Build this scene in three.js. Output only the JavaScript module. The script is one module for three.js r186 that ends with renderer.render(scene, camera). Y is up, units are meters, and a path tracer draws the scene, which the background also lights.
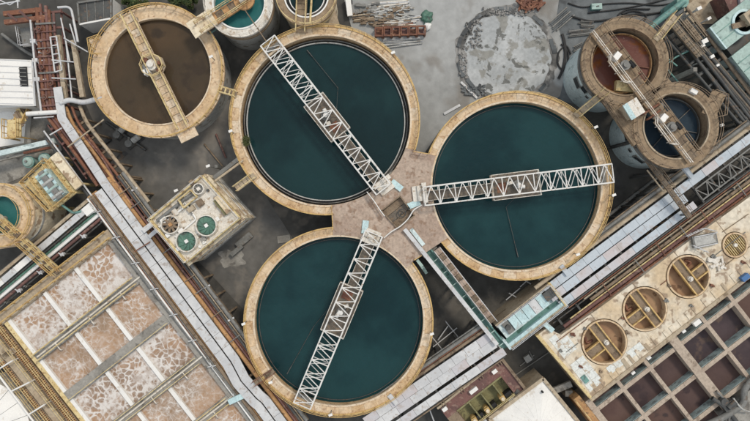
import * as THREE from 'three';
import { mergeGeometries } from 'three/addons/utils/BufferGeometryUtils.js';

// ------------------------------------------------------------------ camera, sky, sun, exposure
const S = 0.14, H = 80;                       // metres per picture unit on the ground, drone height
const scene = new THREE.Scene();
const camera = new THREE.PerspectiveCamera(2 * Math.atan(210.5 * S / H) * 180 / Math.PI, 1024 / 575, 0.5, 900);
camera.position.set(0, H, 0);
camera.up.set(0, 0, -1);
camera.lookAt(0, 0, 0);
scene.add(camera);

const SKYW = 256, SKYH = 128, skyData = new Float32Array(SKYW * SKYH * 4);
for (let j = 0; j < SKYH; j++) for (let i = 0; i < SKYW; i++) {
  const el = ((j + 0.5) / SKYH - 0.5) * Math.PI, s = Math.sin(el);
  const ce = Math.cos(el), az = (i + .5) / SKYW * Math.PI * 2, X = ce * Math.cos(az), Z = ce * Math.sin(az);   // even cloud cover all over the sky
  const cl = Math.sin(5.1 * X + 2.3 * Z + 1.7 * Math.sin(4 * Z)) * .5 + Math.sin(9.7 * Z - 6.1 * X + 2 * Math.sin(7 * X)) * .3 + Math.sin(19 * X + 13 * Z + 1) * .2;
  const L = s > 0 ? 0.74 * (1 + 2 * s) / 3 * (1 + .22 * cl) : 0.12;
  const o = (j * SKYW + i) * 4;
  skyData[o] = L * 0.97; skyData[o + 1] = L * 1.0; skyData[o + 2] = L * 1.04; skyData[o + 3] = 1;
}
const sky = new THREE.DataTexture(skyData, SKYW, SKYH, THREE.RGBAFormat, THREE.FloatType);
sky.mapping = THREE.EquirectangularReflectionMapping;
sky.magFilter = THREE.LinearFilter; sky.minFilter = THREE.LinearFilter; sky.needsUpdate = true;
scene.background = sky;
scene.environment = sky;

const sun = new THREE.DirectionalLight(0xfff0dc, 1.5);
sun.position.set(50, 105, -62);
sun.target.position.set(0, 0, 0);
sun.castShadow = true;
sun.shadow.radius = 22;
sun.shadow.mapSize.set(4096, 4096);
Object.assign(sun.shadow.camera, { left: -70, right: 70, top: 60, bottom: -60, near: 10, far: 260 });
scene.add(sun, sun.target);

const renderer = new THREE.WebGLRenderer({ antialias: true });
renderer.setSize(1024, 575);
renderer.toneMapping = THREE.LinearToneMapping;
renderer.toneMappingExposure = 1.22;
renderer.shadowMap.enabled = true;
renderer.shadowMap.type = THREE.PCFSoftShadowMap;

// ------------------------------------------------------------------ helpers
const V3 = THREE.Vector3;
const P = (x, y, h = 0) => new V3((x - 375) * S * (H - h) / H, h, (y - 210.5) * S * (H - h) / H);
const LN = (px, h = 0) => px * S * (H - h) / H;
let _seed = 7;
const rnd = () => { _seed = (_seed * 1664525 + 1013904223) >>> 0; return _seed / 4294967296; };
const rr = (a, b) => a + (b - a) * rnd();
const names = new Map();
function numbered(n) { const k = names.get(n) || 0; names.set(n, k + 1); return k ? n + '_' + String(k).padStart(3, '0') : n; }
const origin = new Map();

function fin(g) {                                          // non-indexed, uv in metres by facing
  if (g.index) g = g.toNonIndexed();
  for (const k of Object.keys(g.attributes)) if (k !== 'position' && k !== 'normal') g.deleteAttribute(k);
  if (!g.attributes.normal) g.computeVertexNormals();
  const p = g.attributes.position, uv = new Float32Array(p.count * 2);
  const a = new V3(), b = new V3(), c = new V3();
  for (let i = 0; i < p.count; i += 3) {
    a.fromBufferAttribute(p, i); b.fromBufferAttribute(p, i + 1); c.fromBufferAttribute(p, i + 2);
    b.sub(a); c.sub(a); b.cross(c);
    const ax = Math.abs(b.x), ay = Math.abs(b.y), az = Math.abs(b.z);
    for (let k = i; k < i + 3; k++) {
      const x = p.getX(k), y = p.getY(k), z = p.getZ(k);
      let u, v;
      if (ay >= ax && ay >= az) { u = x; v = z; } else if (ax >= az) { u = z; v = y; } else { u = x; v = y; }
      uv[2 * k] = u; uv[2 * k + 1] = v;
    }
  }
  g.setAttribute('uv', new THREE.BufferAttribute(uv, 2));
  return g;
}
const geos = g => fin(Array.isArray(g) ? (g.length > 1 ? mergeGeometries(g.map(q => { q = q.index ? q.toNonIndexed() : q; for (const k of Object.keys(q.attributes)) if (k !== 'position' && k !== 'normal') q.deleteAttribute(k); return q; })) : g[0]) : g);
function shade(m) { m.castShadow = true; m.receiveShadow = true; return m; }
function thing(name, label, category, at, group) {         // at: V3 base in world
  const o = new THREE.Group(); o.name = numbered(name); o.position.copy(at); scene.add(o);
  o.userData = { label, category }; if (group) o.userData.group = group;
  origin.set(o, at.clone()); return o;
}
function part(parent, name, g, mat, label) {               // g in world coordinates
  const og = origin.get(parent); g = geos(g); g.translate(-og.x, -og.y, -og.z);
  const m = shade(new THREE.Mesh(g, mat)); m.name = name; parent.add(m); origin.set(m, og);
  if (label) m.userData.label = label;
  return m;
}
function solo(name, label, category, g, mat, group) {
  g = geos(g); g.computeBoundingBox(); const b = g.boundingBox;
  const c = new V3((b.min.x + b.max.x) / 2, b.min.y, (b.min.z + b.max.z) / 2);
  g.translate(-c.x, -c.y, -c.z);
  const m = shade(new THREE.Mesh(g, mat)); m.name = numbered(name); m.position.copy(c); scene.add(m); origin.set(m, c);
  m.userData = { label, category }; if (group) m.userData.group = group;
  return m;
}
function struct(name, g, mat) {
  g = geos(g); g.computeBoundingBox(); const b = g.boundingBox;
  const c = new V3((b.min.x + b.max.x) / 2, b.min.y, (b.min.z + b.max.z) / 2);
  g.translate(-c.x, -c.y, -c.z);
  const m = shade(new THREE.Mesh(g, mat)); m.name = numbered(name); m.position.copy(c); scene.add(m); origin.set(m, c);
  m.userData = { kind: 'structure' }; return m;
}
function bar(a, b, w, h) {                                  // box between two points, w across, h upright
  const d = b.clone().sub(a), len = d.length(), g = new THREE.BoxGeometry(len, h, w);
  const x = d.normalize(); let z = new V3().crossVectors(x, new V3(0, 1, 0));
  if (z.lengthSq() < 1e-6) z.set(0, 0, 1); z.normalize();
  const y = new V3().crossVectors(z, x);
  const m = new THREE.Matrix4().makeBasis(x, y, z).setPosition(a.clone().add(b).multiplyScalar(0.5));
  return g.applyMatrix4(m);
}
function box(c, w, h, d, rot = 0) {                         // c: V3 at base centre
  return new THREE.BoxGeometry(w, h, d).rotateY(rot).translate(c.x, c.y + h / 2, c.z);
}
function cyl(c, r, h, seg = 24, r2 = r) { return new THREE.CylinderGeometry(r2, r, h, seg).translate(c.x, c.y + h / 2, c.z); }
function rod(a, b, r, seg = 8) {
  const d = b.clone().sub(a), g = new THREE.CylinderGeometry(r, r, d.length(), seg);
  g.applyQuaternion(new THREE.Quaternion().setFromUnitVectors(new V3(0, 1, 0), d.clone().normalize()));
  return g.translate((a.x + b.x) / 2, (a.y + b.y) / 2, (a.z + b.z) / 2);
}
class Poly extends THREE.Curve {                            // polyline with rounded bends
  constructor(pts, bend) {
    super(); this.path = new THREE.CurvePath(); let prev = pts[0];
    for (let i = 1; i < pts.length - 1; i++) {
      const a = pts[i - 1], b = pts[i], c = pts[i + 1];
      const ra = Math.min(bend, a.distanceTo(b) * 0.45), rc = Math.min(bend, c.distanceTo(b) * 0.45);
      const p = b.clone().add(a.clone().sub(b).setLength(ra)), q = b.clone().add(c.clone().sub(b).setLength(rc));
      this.path.add(new THREE.LineCurve3(prev, p)); this.path.add(new THREE.QuadraticBezierCurve3(p, b.clone(), q)); prev = q;
    }
    this.path.add(new THREE.LineCurve3(prev, pts[pts.length - 1]));
  }
  getPoint(t, o = new V3()) { return o.copy(this.path.getPoint(Math.min(1, Math.max(0, t)))); }
}
function tube(pts, r, seg = 10, bend = 1) {
  if (pts.length === 2) return rod(pts[0], pts[1], r, seg);
  return new THREE.TubeGeometry(new Poly(pts, bend), pts.length * 10, r, seg, false);
}
function ribbon(pts, r, n = 60) { return new THREE.TubeGeometry(new THREE.CatmullRomCurve3(pts), n, r, 6, false); }
function revolve(c, prof, seg = 96, a0 = 0, a1 = Math.PI * 2) {   // prof [[r,y]...], flat across, smooth round
  const pos = [], nor = [];
  for (let k = 0; k < prof.length - 1; k++) {
    const [r0, y0] = prof[k], [r1, y1] = prof[k + 1], l = Math.hypot(r1 - r0, y1 - y0), nr = (y1 - y0) / l, ny = -(r1 - r0) / l;
    for (let i = 0; i < seg; i++) {
      const t0 = a0 + (a1 - a0) * i / seg, t1 = a0 + (a1 - a0) * (i + 1) / seg;
      const q = (r, y, t) => [c.x + r * Math.cos(t), y, c.z + r * Math.sin(t)], n = t => [nr * Math.cos(t), ny, nr * Math.sin(t)];
      const A = q(r0, y0, t0), B = q(r1, y1, t0), C = q(r1, y1, t1), D = q(r0, y0, t1);
      pos.push(...A, ...B, ...C, ...A, ...C, ...D);
      nor.push(...n(t0), ...n(t0), ...n(t1), ...n(t0), ...n(t1), ...n(t1));
    }
  }
  const g = new THREE.BufferGeometry();
  g.setAttribute('position', new THREE.Float32BufferAttribute(pos, 3));
  g.setAttribute('normal', new THREE.Float32BufferAttribute(nor, 3));
  return g;
}
const ring = (c, r0, r1, y0, y1, seg = 96) => revolve(c, [[r1, y0], [r1, y1], [r0, y1], [r0, y0], [r1, y0]], seg);
const disc = (c, r, y, seg = 96) => revolve(c, [[r, y], [0.001, y]], seg);
function prism(pts, y0, y1, holes = []) {                   // pts: V3 (x,z used)
  const s = new THREE.Shape(pts.map(p => new THREE.Vector2(p.x, -p.z)));
  for (const h of holes) s.holes.push(new THREE.Path(h.map(p => new THREE.Vector2(p.x, -p.z))));
  return new THREE.ExtrudeGeometry(s, { depth: y1 - y0, bevelEnabled: false, curveSegments: 24 }).rotateX(-Math.PI / 2).translate(0, y0, 0);
}
const prismPx = (pp, y0, y1, holes = []) => prism(pp.map(p => P(p[0], p[1], y1)), y0, y1, holes.map(h => h.map(p => P(p[0], p[1], y1))));
function sheet(pp, y) { const s = new THREE.Shape(pp.map(p => { const q = P(p[0], p[1], y); return new THREE.Vector2(q.x, -q.z); })); return new THREE.ShapeGeometry(s, 24).rotateX(-Math.PI / 2).translate(0, y, 0); }
function blob(cx, cy, r, n, wob, sq = 1) { const o = [], ph = rr(0, 6), f = 3 + (n % 3); for (let i = 0; i < n; i++) { const a = i / n * Math.PI * 2, q = r * (1 + wob * Math.sin(f * a + ph) + wob * 0.6 * Math.sin((f + 4) * a + 2 * ph)); o.push([cx + q * Math.cos(a), cy + q * sq * Math.sin(a)]); } return o; }
function rail(pts, hgt = 1.1, t = 0.06, gap = 1.5, closed = false) {   // handrail along world points
  const out = []; const q = closed ? [...pts, pts[0]] : pts; const up = h => new V3(0, h, 0);
  for (let i = 0; i < q.length - 1; i++) {
    for (const h of [hgt, hgt * 0.55]) out.push(bar(q[i].clone().add(up(h)), q[i + 1].clone().add(up(h)), t, t));
  }
  let acc = gap;
  for (let i = 0; i < q.length - 1; i++) {
    const d = q[i].distanceTo(q[i + 1]); let s = gap - acc < 0 ? 0 : gap - acc; s = Math.max(0, gap - acc);
    for (let x = s; x <= d; x += gap) { const p = q[i].clone().lerp(q[i + 1], d ? x / d : 0); out.push(new THREE.BoxGeometry(t, hgt, t).translate(p.x, p.y + hgt / 2, p.z)); acc = d - x; }
    if (s > d) acc += d;
  }
  return out;
}
function circ(c, r, y, n, a0 = 0, a1 = Math.PI * 2) { const o = []; const m = a1 - a0 >= 6.28 ? n : n + 1; for (let i = 0; i < m; i++) { const a = a0 + (a1 - a0) * i / n; o.push(new V3(c.x + r * Math.cos(a), y, c.z + r * Math.sin(a))); } return o; }

// ------------------------------------------------------------------ textures and materials
const hash = (x, y, s) => { let h = (x * 374761393 + y * 668265263 + s * 1274126177) | 0; h = Math.imul(h ^ (h >>> 13), 1274126177); h ^= h >>> 16; return (h >>> 0) / 4294967296; };
function vn(x, y, f, s) { x *= f; y *= f; const xi = Math.floor(x), yi = Math.floor(y), u = x - xi, v = y - yi; const a = u * u * (3 - 2 * u), b = v * v * (3 - 2 * v); const m = q => ((q % f) + f) % f; const x0 = m(xi), x1 = m(xi + 1), y0 = m(yi), y1 = m(yi + 1); const p = hash(x0, y0, s), q = hash(x1, y0, s), r = hash(x0, y1, s), t = hash(x1, y1, s); return p + (q - p) * a + (r - p) * b + (p - q - r + t) * a * b; }
function fbm(x, y, f, o, s) { let t = 0, a = 0.5, n = 0; for (let i = 0; i < o; i++) { t += a * vn(x, y, f, s + i * 17); n += a; a *= 0.56; f *= 2; } return t / n; }
function worley(x, y, f, s) { x *= f; y *= f; const xi = Math.floor(x), yi = Math.floor(y); let d1 = 9, d2 = 9; for (let j = -1; j <= 1; j++) for (let i = -1; i <= 1; i++) { const a = (((xi + i) % f) + f) % f, b = (((yi + j) % f) + f) % f; const dx = xi + i + hash(a, b, s) - x, dy = yi + j + hash(a, b, s + 9) - y, d = Math.hypot(dx, dy); if (d < d1) { d2 = d1; d1 = d; } else if (d < d2) d2 = d; } return [d1, d2]; }
const sm = (a, b, x) => { x = Math.min(1, Math.max(0, (x - a) / (b - a))); return x * x * (3 - 2 * x); };
const mix = (a, b, t) => [a[0] + (b[0] - a[0]) * t, a[1] + (b[1] - a[1]) * t, a[2] + (b[2] - a[2]) * t];
const toS = v => { v = Math.max(0, Math.min(1, v)); return Math.round(255 * (v <= 0.0031308 ? v * 12.92 : 1.055 * Math.pow(v, 1 / 2.4) - 0.055)); };
function colourTex(n, tile, fn) {
  const d = new Uint8Array(n * n * 4);
  for (let j = 0; j < n; j++) for (let i = 0; i < n; i++) { const c = fn((i + 0.5) / n, (j + 0.5) / n), o = (j * n + i) * 4; d[o] = toS(c[0]); d[o + 1] = toS(c[1]); d[o + 2] = toS(c[2]); d[o + 3] = 255; }
  const t = new THREE.DataTexture(d, n, n, THREE.RGBAFormat); t.colorSpace = THREE.SRGBColorSpace; t.wrapS = t.wrapT = THREE.RepeatWrapping; t.magFilter = THREE.LinearFilter; t.minFilter = THREE.LinearMipmapLinearFilter; t.generateMipmaps = true; t.repeat.set(1 / tile, 1 / tile); t.needsUpdate = true; return t;
}
function greyTex(n, tile, fn) {
  const d = new Uint8Array(n * n * 4);
  for (let j = 0; j < n; j++) for (let i = 0; i < n; i++) { const v = Math.round(255 * Math.max(0, Math.min(1, fn((i + 0.5) / n, (j + 0.5) / n)))), o = (j * n + i) * 4; d[o] = d[o + 1] = d[o + 2] = v; d[o + 3] = 255; }
  const t = new THREE.DataTexture(d, n, n, THREE.RGBAFormat); t.wrapS = t.wrapT = THREE.RepeatWrapping; t.magFilter = THREE.LinearFilter; t.repeat.set(1 / tile, 1 / tile); t.needsUpdate = true; return t;
}
const bumpGrain = greyTex(256, 2.5, (x, y) => fbm(x, y, 16, 4, 301));
// three layered surface: base, second tone in patches, stains of own outline, fine grain
function stained(seed, base, tone, stain, o = {}) {
  const { tile = 12, n = 512, patch = [0.4, 0.7], st = [0.6, 0.72], f = 4, sf = 10, grain = 0.25 } = o;
  return colourTex(n, tile, (x, y) => {
    const wx = x + 0.03 * (vn(x, y, 12, seed + 5) - 0.5), wy = y + 0.03 * (vn(x, y, 12, seed + 6) - 0.5);
    let c = mix(base, tone, sm(patch[0], patch[1], fbm(wx, wy, f, 5, seed)));
    c = mix(c, stain, sm(st[0], st[1], fbm(wx, wy, sf, 4, seed + 40)) * 0.85);
    const g = 1 + grain * (fbm(x, y, 48, 3, seed + 80) - 0.5) * 2; return [c[0] * g, c[1] * g, c[2] * g];
  });
}
function mat(map, rough = 0.85, o = {}) { const m = new THREE.MeshStandardMaterial({ map, roughness: rough, metalness: 0, side: THREE.DoubleSide, bumpMap: bumpGrain, bumpScale: 0.012, ...o }); return m; }
function flat(r, g, b, rough = 0.6, o = {}) { const m = new THREE.MeshStandardMaterial({ roughness: rough, side: THREE.DoubleSide, ...o }); m.color.setRGB(r, g, b); return m; }
const M = {
  asphalt: mat(stained(1, [.084, .082, .076], [.062, .063, .061], [.12, .112, .10], { tile: 38, n: 1024, f: 5, sf: 14, st: [.62, .74], grain: .3 }), .9),
  yard: mat(stained(2, [.145, .142, .134], [.11, .11, .107], [.19, .178, .16], { tile: 41, n: 1024, f: 6, sf: 17, st: [.58, .78] }), .88),
  pale: mat(stained(3, [.35, .365, .37], [.27, .28, .28], [.21, .2, .185], { tile: 37, n: 1024, f: 4, sf: 9, st: [.6, .8], grain: .15 }), .9),
  slate: mat(stained(4, [.15, .165, .175], [.10, .115, .125], [.055, .06, .065], { tile: 30, n: 1024, f: 4, sf: 11, st: [.55, .68] }), .85),
  rubble: mat(stained(5, [.26, .26, .255], [.17, .17, .165], [.085, .086, .086], { tile: 22, f: 6, sf: 16, st: [.52, .66], grain: .5 }), .95),
  rim: mat(stained(6, [.63, .50, .345], [.56, .41, .25], [.38, .25, .155], { tile: 13, n: 1024, f: 9, sf: 40, st: [.58, .76] }), .85),
  rimPale: mat(stained(7, [.65, .555, .43], [.59, .46, .31], [.42, .29, .19], { tile: 9, n: 1024, f: 8, sf: 26, st: [.6, .76] }), .85),
  rimDark: mat(stained(41, [.57, .42, .255], [.50, .35, .195], [.33, .20, .11], { tile: 8, n: 512, f: 8, sf: 26, st: [.56, .74] }), .85),
  truss: mat(stained(42, [.70, .71, .70], [.62, .635, .63], [.40, .30, .22], { tile: 3, n: 256, f: 5, sf: 16, st: [.64, .76], grain: .08 }), .55),
  rimBrown: mat(stained(8, [.30, .228, .152], [.235, .172, .112], [.15, .105, .07], { tile: 9, f: 6, sf: 14, st: [.6, .74] }), .85),
  deck: mat(stained(9, [.42, .34, .28], [.345, .265, .215], [.265, .18, .13], { tile: 11, n: 1024, f: 6, sf: 20, st: [.54, .74], grain: .3 }), .88),
  concrete: mat(stained(10, [.30, .295, .275], [.22, .215, .2], [.13, .125, .115], { tile: 10, f: 5, sf: 12 }), .9),
  concreteTan: mat(stained(11, [.42, .36, .27], [.35, .28, .2], [.2, .15, .1], { tile: 10, f: 5, sf: 12 }), .9),
  cream: mat(stained(12, [.70, .63, .49], [.62, .52, .36], [.28, .19, .12], { tile: 11, n: 1024, f: 6, sf: 14, st: [.58, .7] }), .85),
  filterTop: mat(stained(13, [.66, .61, .51], [.56, .45, .305], [.30, .225, .16], { tile: 17, n: 1024, f: 4, sf: 20, st: [.56, .72] }), .85),
  roofPale: mat(stained(44, [.66, .70, .69], [.60, .62, .59], [.44, .36, .27], { tile: 7, f: 5, sf: 16, st: [.6, .74] }), .7),
  wallGrey: mat(stained(14, [.42, .43, .42], [.34, .35, .345], [.22, .2, .17], { tile: 8, f: 5, sf: 9 }), .8),
  wallBlue: mat(stained(15, [.58, .69, .71], [.50, .62, .65], [.28, .36, .37], { tile: 8, f: 5, sf: 10, st: [.62, .78] }), .7),
  gridWall: mat(stained(16, [.43, .365, .30], [.37, .305, .25], [.24, .19, .15], { tile: 8, f: 5, sf: 12 }), .9),
  gridIn: mat(stained(17, [.36, .46, .47], [.28, .37, .385], [.17, .2, .2], { tile: 6, f: 5, sf: 12, st: [.5, .66] }), .8),
  white: mat(stained(18, [.78, .79, .78], [.73, .74, .735], [.60, .57, .52], { tile: 5, n: 256, f: 4, sf: 10, st: [.66, .8], grain: .06 }), .5),
  whiteDirty: mat(stained(19, [.68, .66, .61], [.58, .55, .49], [.38, .29, .2], { tile: 6, f: 5, sf: 12, st: [.58, .72] }), .7),
  tray: mat(stained(20, [.59, .61, .63], [.50, .52, .545], [.38, .345, .32], { tile: 9, f: 6, sf: 22, st: [.6, .78], grain: .08 }), .45),
  trayBlue: mat(stained(21, [.47, .535, .60], [.41, .475, .54], [.40, .40, .42], { tile: 9, f: 5, sf: 12, st: [.62, .76], grain: .08 }), .45),
  trayPink: mat(stained(22, [.50, .505, .54], [.50, .46, .47], [.42, .39, .38], { tile: 9, f: 5, sf: 12, st: [.62, .76], grain: .08 }), .5),
  panelBlue: mat(stained(23, [.50, .68, .72], [.43, .60, .64], [.36, .42, .42], { tile: 6, f: 4, sf: 10, st: [.62, .76] }), .5),
  teal: mat(stained(24, [.15, .31, .285], [.115, .25, .235], [.09, .14, .13], { tile: 6, f: 5, sf: 12, st: [.6, .74] }), .55),
  tealRoof: mat(stained(25, [.34, .47, .445], [.27, .40, .38], [.16, .24, .23], { tile: 10, f: 5, sf: 12, st: [.6, .74] }), .6),
  green: mat(stained(26, [.085, .19, .145], [.06, .14, .11], [.05, .07, .06], { tile: 5, f: 5, sf: 12, st: [.58, .7] }), .6),
  yellow: mat(stained(27, [.58, .41, .17], [.50, .34, .135], [.32, .19, .08], { tile: 4, n: 256, f: 5, sf: 12, st: [.6, .74] }), .55),
  yellowPale: mat(stained(28, [.66, .55, .30], [.56, .43, .2], [.36, .24, .12], { tile: 4, n: 256, f: 5, sf: 12, st: [.6, .74] }), .6),
  rust: mat(stained(29, [.20, .085, .05], [.13, .055, .038], [.28, .16, .1], { tile: 5, f: 5, sf: 12, st: [.6, .74] }), .75),
  maroon: mat(stained(30, [.17, .085, .075], [.12, .065, .06], [.24, .16, .13], { tile: 6, f: 5, sf: 12, st: [.6, .74] }), .75),
  orange: mat(stained(31, [.46, .27, .12], [.36, .2, .09], [.18, .11, .06], { tile: 5, f: 5, sf: 12, st: [.58, .72] }), .7),
  soil: mat(stained(32, [.30, .19, .10], [.2, .125, .075], [.1, .075, .05], { tile: 8, f: 5, sf: 12, st: [.55, .7], grain: .5 }), .95),
  brown: mat(stained(33, [.24, .185, .13], [.18, .135, .095], [.11, .08, .055], { tile: 5, f: 5, sf: 12, st: [.58, .72] }), .8),
  grate: mat(stained(34, [.16, .14, .115], [.12, .105, .09], [.22, .16, .11], { tile: 4, n: 256, f: 5, sf: 12, st: [.58, .72] }), .8),
  steelDark: mat(stained(35, [.075, .08, .08], [.055, .058, .06], [.13, .095, .07], { tile: 5, n: 256, f: 5, sf: 12, st: [.6, .74] }), .6),
  steelGrey: mat(stained(36, [.19, .195, .19], [.15, .155, .15], [.12, .095, .075], { tile: 5, n: 256, f: 5, sf: 12, st: [.6, .74] }), .6),
  olive: mat(stained(37, [.23, .22, .11], [.18, .17, .085], [.12, .11, .06], { tile: 5, n: 256, f: 5, sf: 12, st: [.6, .74] }), .8),
  rubber: flat(.025, .026, .028, .8),
  black: flat(.015, .016, .018, .7),
  glass: flat(.03, .04, .045, .15),
  padTop: mat(colourTex(1024, 19, (x, y) => {
    const wx = x + .05 * (vn(x, y, 9, 501) - .5), wy = y + .05 * (vn(x, y, 9, 502) - .5);
    let c = mix([.44, .465, .48], [.35, .375, .39], sm(.35, .7, fbm(wx, wy, 5, 5, 503)));
    c = mix(c, [.21, .205, .18], sm(.55, .64, fbm(wx, wy, 13, 6, 517)) * .7);
    c = mix(c, [.12, .125, .12], sm(.62, .69, fbm(wx, wy, 18, 4, 509)) * .9);
    const g = 1 + .2 * (fbm(x, y, 60, 3, 511) - .5) * 2; return c.map(v => v * g);
  }), .9),
  hullBase: null,
};
function water(c, v, o = {}) {
  const seed = o.seed || 60;
  return new THREE.MeshPhysicalMaterial({ side: THREE.DoubleSide, roughness: o.rough ?? 0.12, specularIntensity: o.spec ?? 0.55, ior: 1.33,
    map: colourTex(512, o.tile || 30, (x, y) => { const t = fbm(x, y, 4, 5, seed); const k = sm(.3, .7, t); let q = mix(c, v, k); if (o.scum) q = mix(q, o.scum, sm(.58, .72, fbm(x, y, 9, 5, seed + 3))); const g = 1 + .1 * (fbm(x, y, 40, 3, seed + 9) - .5); return q.map(a => a * g); }),
    bumpMap: greyTex(256, 7, (x, y) => fbm(x, y, 12, 4, seed + 20)), bumpScale: 0.03 });
}
M.waterTeal = water([.007, .028, .034], [.013, .047, .053], { seed: 61 });
M.waterDeep = water([.006, .022, .026], [.010, .035, .039], { seed: 62 });
M.waterBrown = water([.060, .045, .030], [.082, .056, .034], { seed: 63, scum: [.048, .036, .026] });
M.waterAqua = water([.026, .125, .13], [.04, .16, .16], { seed: 64 });
M.waterRed = water([.13, .055, .045], [.16, .075, .06], { seed: 65, tile: 14, scum: [.17, .06, .02] });
M.waterBlue = water([.022, .036, .052], [.03, .048, .066], { seed: 66, tile: 14 });
M.waterPurple = water([.075, .052, .052], [.10, .068, .064], { seed: 67, tile: 18, scum: [.055, .04, .043], rough: .35, spec: .35 });
M.waterPlum = water([.058, .046, .052], [.082, .062, .068], { seed: 83, tile: 13, scum: [.11, .08, .07], rough: .3, spec: .4 });
M.waterUmber = water([.095, .06, .055], [.12, .078, .068], { seed: 87, tile: 15, scum: [.06, .045, .045], rough: .4, spec: .35 });
M.waterMud = water([.30, .18, .11], [.38, .25, .15], { seed: 68, tile: 7, scum: [.17, .10, .06], rough: .4 });
M.waterGreen = water([.10, .20, .18], [.14, .26, .24], { seed: 69, tile: 10, scum: [.05, .11, .09] });
function foam(seed, brown, brown2, cover) {
  const fn = (x, y) => {
    const q1 = fbm(x, y, 10, 4, seed) - .5, q2 = fbm(x, y, 10, 4, seed + 1) - .5, q3 = fbm(x, y, 34, 3, seed + 8) - .5, q4 = fbm(x, y, 34, 3, seed + 9) - .5;
    const wx = x + .042 * q1 + .026 * q3, wy = y + .042 * q2 + .026 * q4, dens = fbm(x, y, 7, 4, seed + 4);
    const big = worley(wx, wy, 33, seed + 2), small = worley(wx, wy, 68, seed + 3), gb = big[1] - big[0], gs = small[1] - small[0];
    const froth = sm(.30, .68, fbm(x, y, 64, 3, seed + 7)), patch = sm(.36, .62, fbm(x, y, 15, 3, seed + 11));
    const w = .24 + .6 * sm(.36, .62, dens);
    const net = 1 - sm(w * .25, w * 1.25, gb), fine = 1 - sm(.04, .34, gs), pocket = sm(.05, .30, small[0]);
    const a = Math.min(1, Math.max(net * (.6 + .4 * patch), fine * .75 * sm(.36, .54, dens)) * (.8 + .4 * froth) * (.66 + .34 * pocket) + .18 * froth);
    const b = Math.max((1 - sm(.03, .2, gb)) * (.2 + .6 * patch), fine * .35 * patch) * (.45 + .55 * froth) + .08 * froth;
    return Math.min(1, a * cover + b * (1 - cover));
  };
  const map = colourTex(1024, 26, (x, y) => mix(mix(brown, brown2, sm(.35, .65, fbm(x, y, 9, 4, seed + 7))), [.67, .655, .64], fn(x, y)));
  const b = greyTex(512, 26, fn);
  return new THREE.MeshStandardMaterial({ map, bumpMap: b, bumpScale: .05, roughness: .55, side: THREE.DoubleSide });
}
M.foamWhite = foam(712, [.36, .225, .135], [.26, .175, .12], .88);
M.foamBrown = foam(755, [.38, .235, .135], [.28, .185, .115], .2);
const leafMats = [flat(.05, .085, .025, .8), flat(.035, .062, .02, .8), flat(.09, .11, .04, .8)];
console.log('materials done');

// ------------------------------------------------------------------ ground
struct('ground', sheet([[-1500, -1500], [2250, -1500], [2250, 1900], [-1500, 1900]], 0), M.asphalt);
struct('concrete_yard', prismPx([[334, -40], [520, -40], [560, -8], [556, 20], [562, 40], [566, 70], [560, 96], [540, 110], [440, 130], [420, 160], [405, 120], [395, 70], [352, 30]], -0.1, .06), M.pale);
struct('slate_yard', prismPx([[540, -40], [720, -40], [700, 10], [668, 40], [600, 110], [556, 100], [566, 60], [556, 20]], -0.1, .04), M.slate);
struct('asphalt_yard', prismPx([[84, 100], [250, 100], [262, 190], [300, 250], [262, 330], [205, 268], [150, 216], [112, 165]], -0.1, .03), M.yard);
struct('gravel_strip', prismPx([[-60, 120], [52, 118], [62, 150], [40, 170], [-60, 210]], -0.1, .03), M.concrete);
struct('soil_patch', prismPx([[628, 252], [652, 228], [690, 207], [705, 216], [688, 226], [640, 262]], -0.1, .05), M.soil);

// ------------------------------------------------------------------ three large settling tanks
const RIM = 5.5;
function settlingTank(px, py, Rpx, label, wmat, launder) {
  const c = P(px, py, RIM); c.y = 0;
  const t = thing('settling_tank', label, 'settling tank', c, 'large settling tanks round the central deck');
  const R = LN(Rpx, RIM), ri = R - LN(9.6, RIM);
  part(t, 'tank_wall', revolve(c, [[R - .35, 0], [R - .35, RIM - .45], [R, RIM - .45], [R, RIM], [R, RIM]].slice(0, 4), 128), M.wallGrey);
  part(t, 'rim_beam', revolve(c, [[R - .01, RIM - .44], [R - .01, RIM - .03], [ri + .01, RIM - .03], [ri + .01, RIM - 1.9]], 160), M.rimDark);
  const NS = 44; for (let k = 0; k < NS; k++) { const a0 = (k + .012) / NS * Math.PI * 2, a1 = (k + .988) / NS * Math.PI * 2, h = RIM + rr(-.012, .008), q = rnd(); part(t, 'rim_slab', revolve(c, [[R, RIM - .1], [R, h], [ri, h], [ri, RIM - .1]], 4, a0, a1), q < .62 ? M.rim : q < .85 ? M.rimPale : M.rimDark); }
  part(t, 'edge_kerb', ring(c, R - .13, R + .04, RIM - .3, RIM + .14, 128), M.yellow);
  part(t, 'inner_kerb', ring(c, ri - .02, ri + .22, RIM - .2, RIM + .1, 128), M.rimPale);
  const wl = RIM - 1.15;
  if (launder) {
    part(t, 'launder_floor', ring(c, ri - .7, ri - .01, wl - .9, wl - .5, 128), M.steelDark);
    part(t, 'weir_plate', ring(c, ri - .72, ri - .6, wl - .8, wl + .3, 128), M.wallGrey);
    part(t, 'scum_baffle', ring(c, ri - .34, ri - .26, wl - .7, wl + .25, 128), M.steelGrey);
    part(t, 'water', disc(c, ri - .7, wl, 128), wmat);
  } else {
    part(t, 'weir_plate', ring(c, ri - .42, ri - .34, wl - .5, wl + .12, 128), M.steelDark);
    part(t, 'water', disc(c, ri - .005, wl, 128), wmat);
  }
  // short joints and outlet boxes seen on the walkway
  return { t, c, R, ri };
}
const T1 = settlingTank(325.3, 120.5, 94.5, 'upper large settling tank with pale inner launder ring and dark teal water', M.waterDeep, true);
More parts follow.
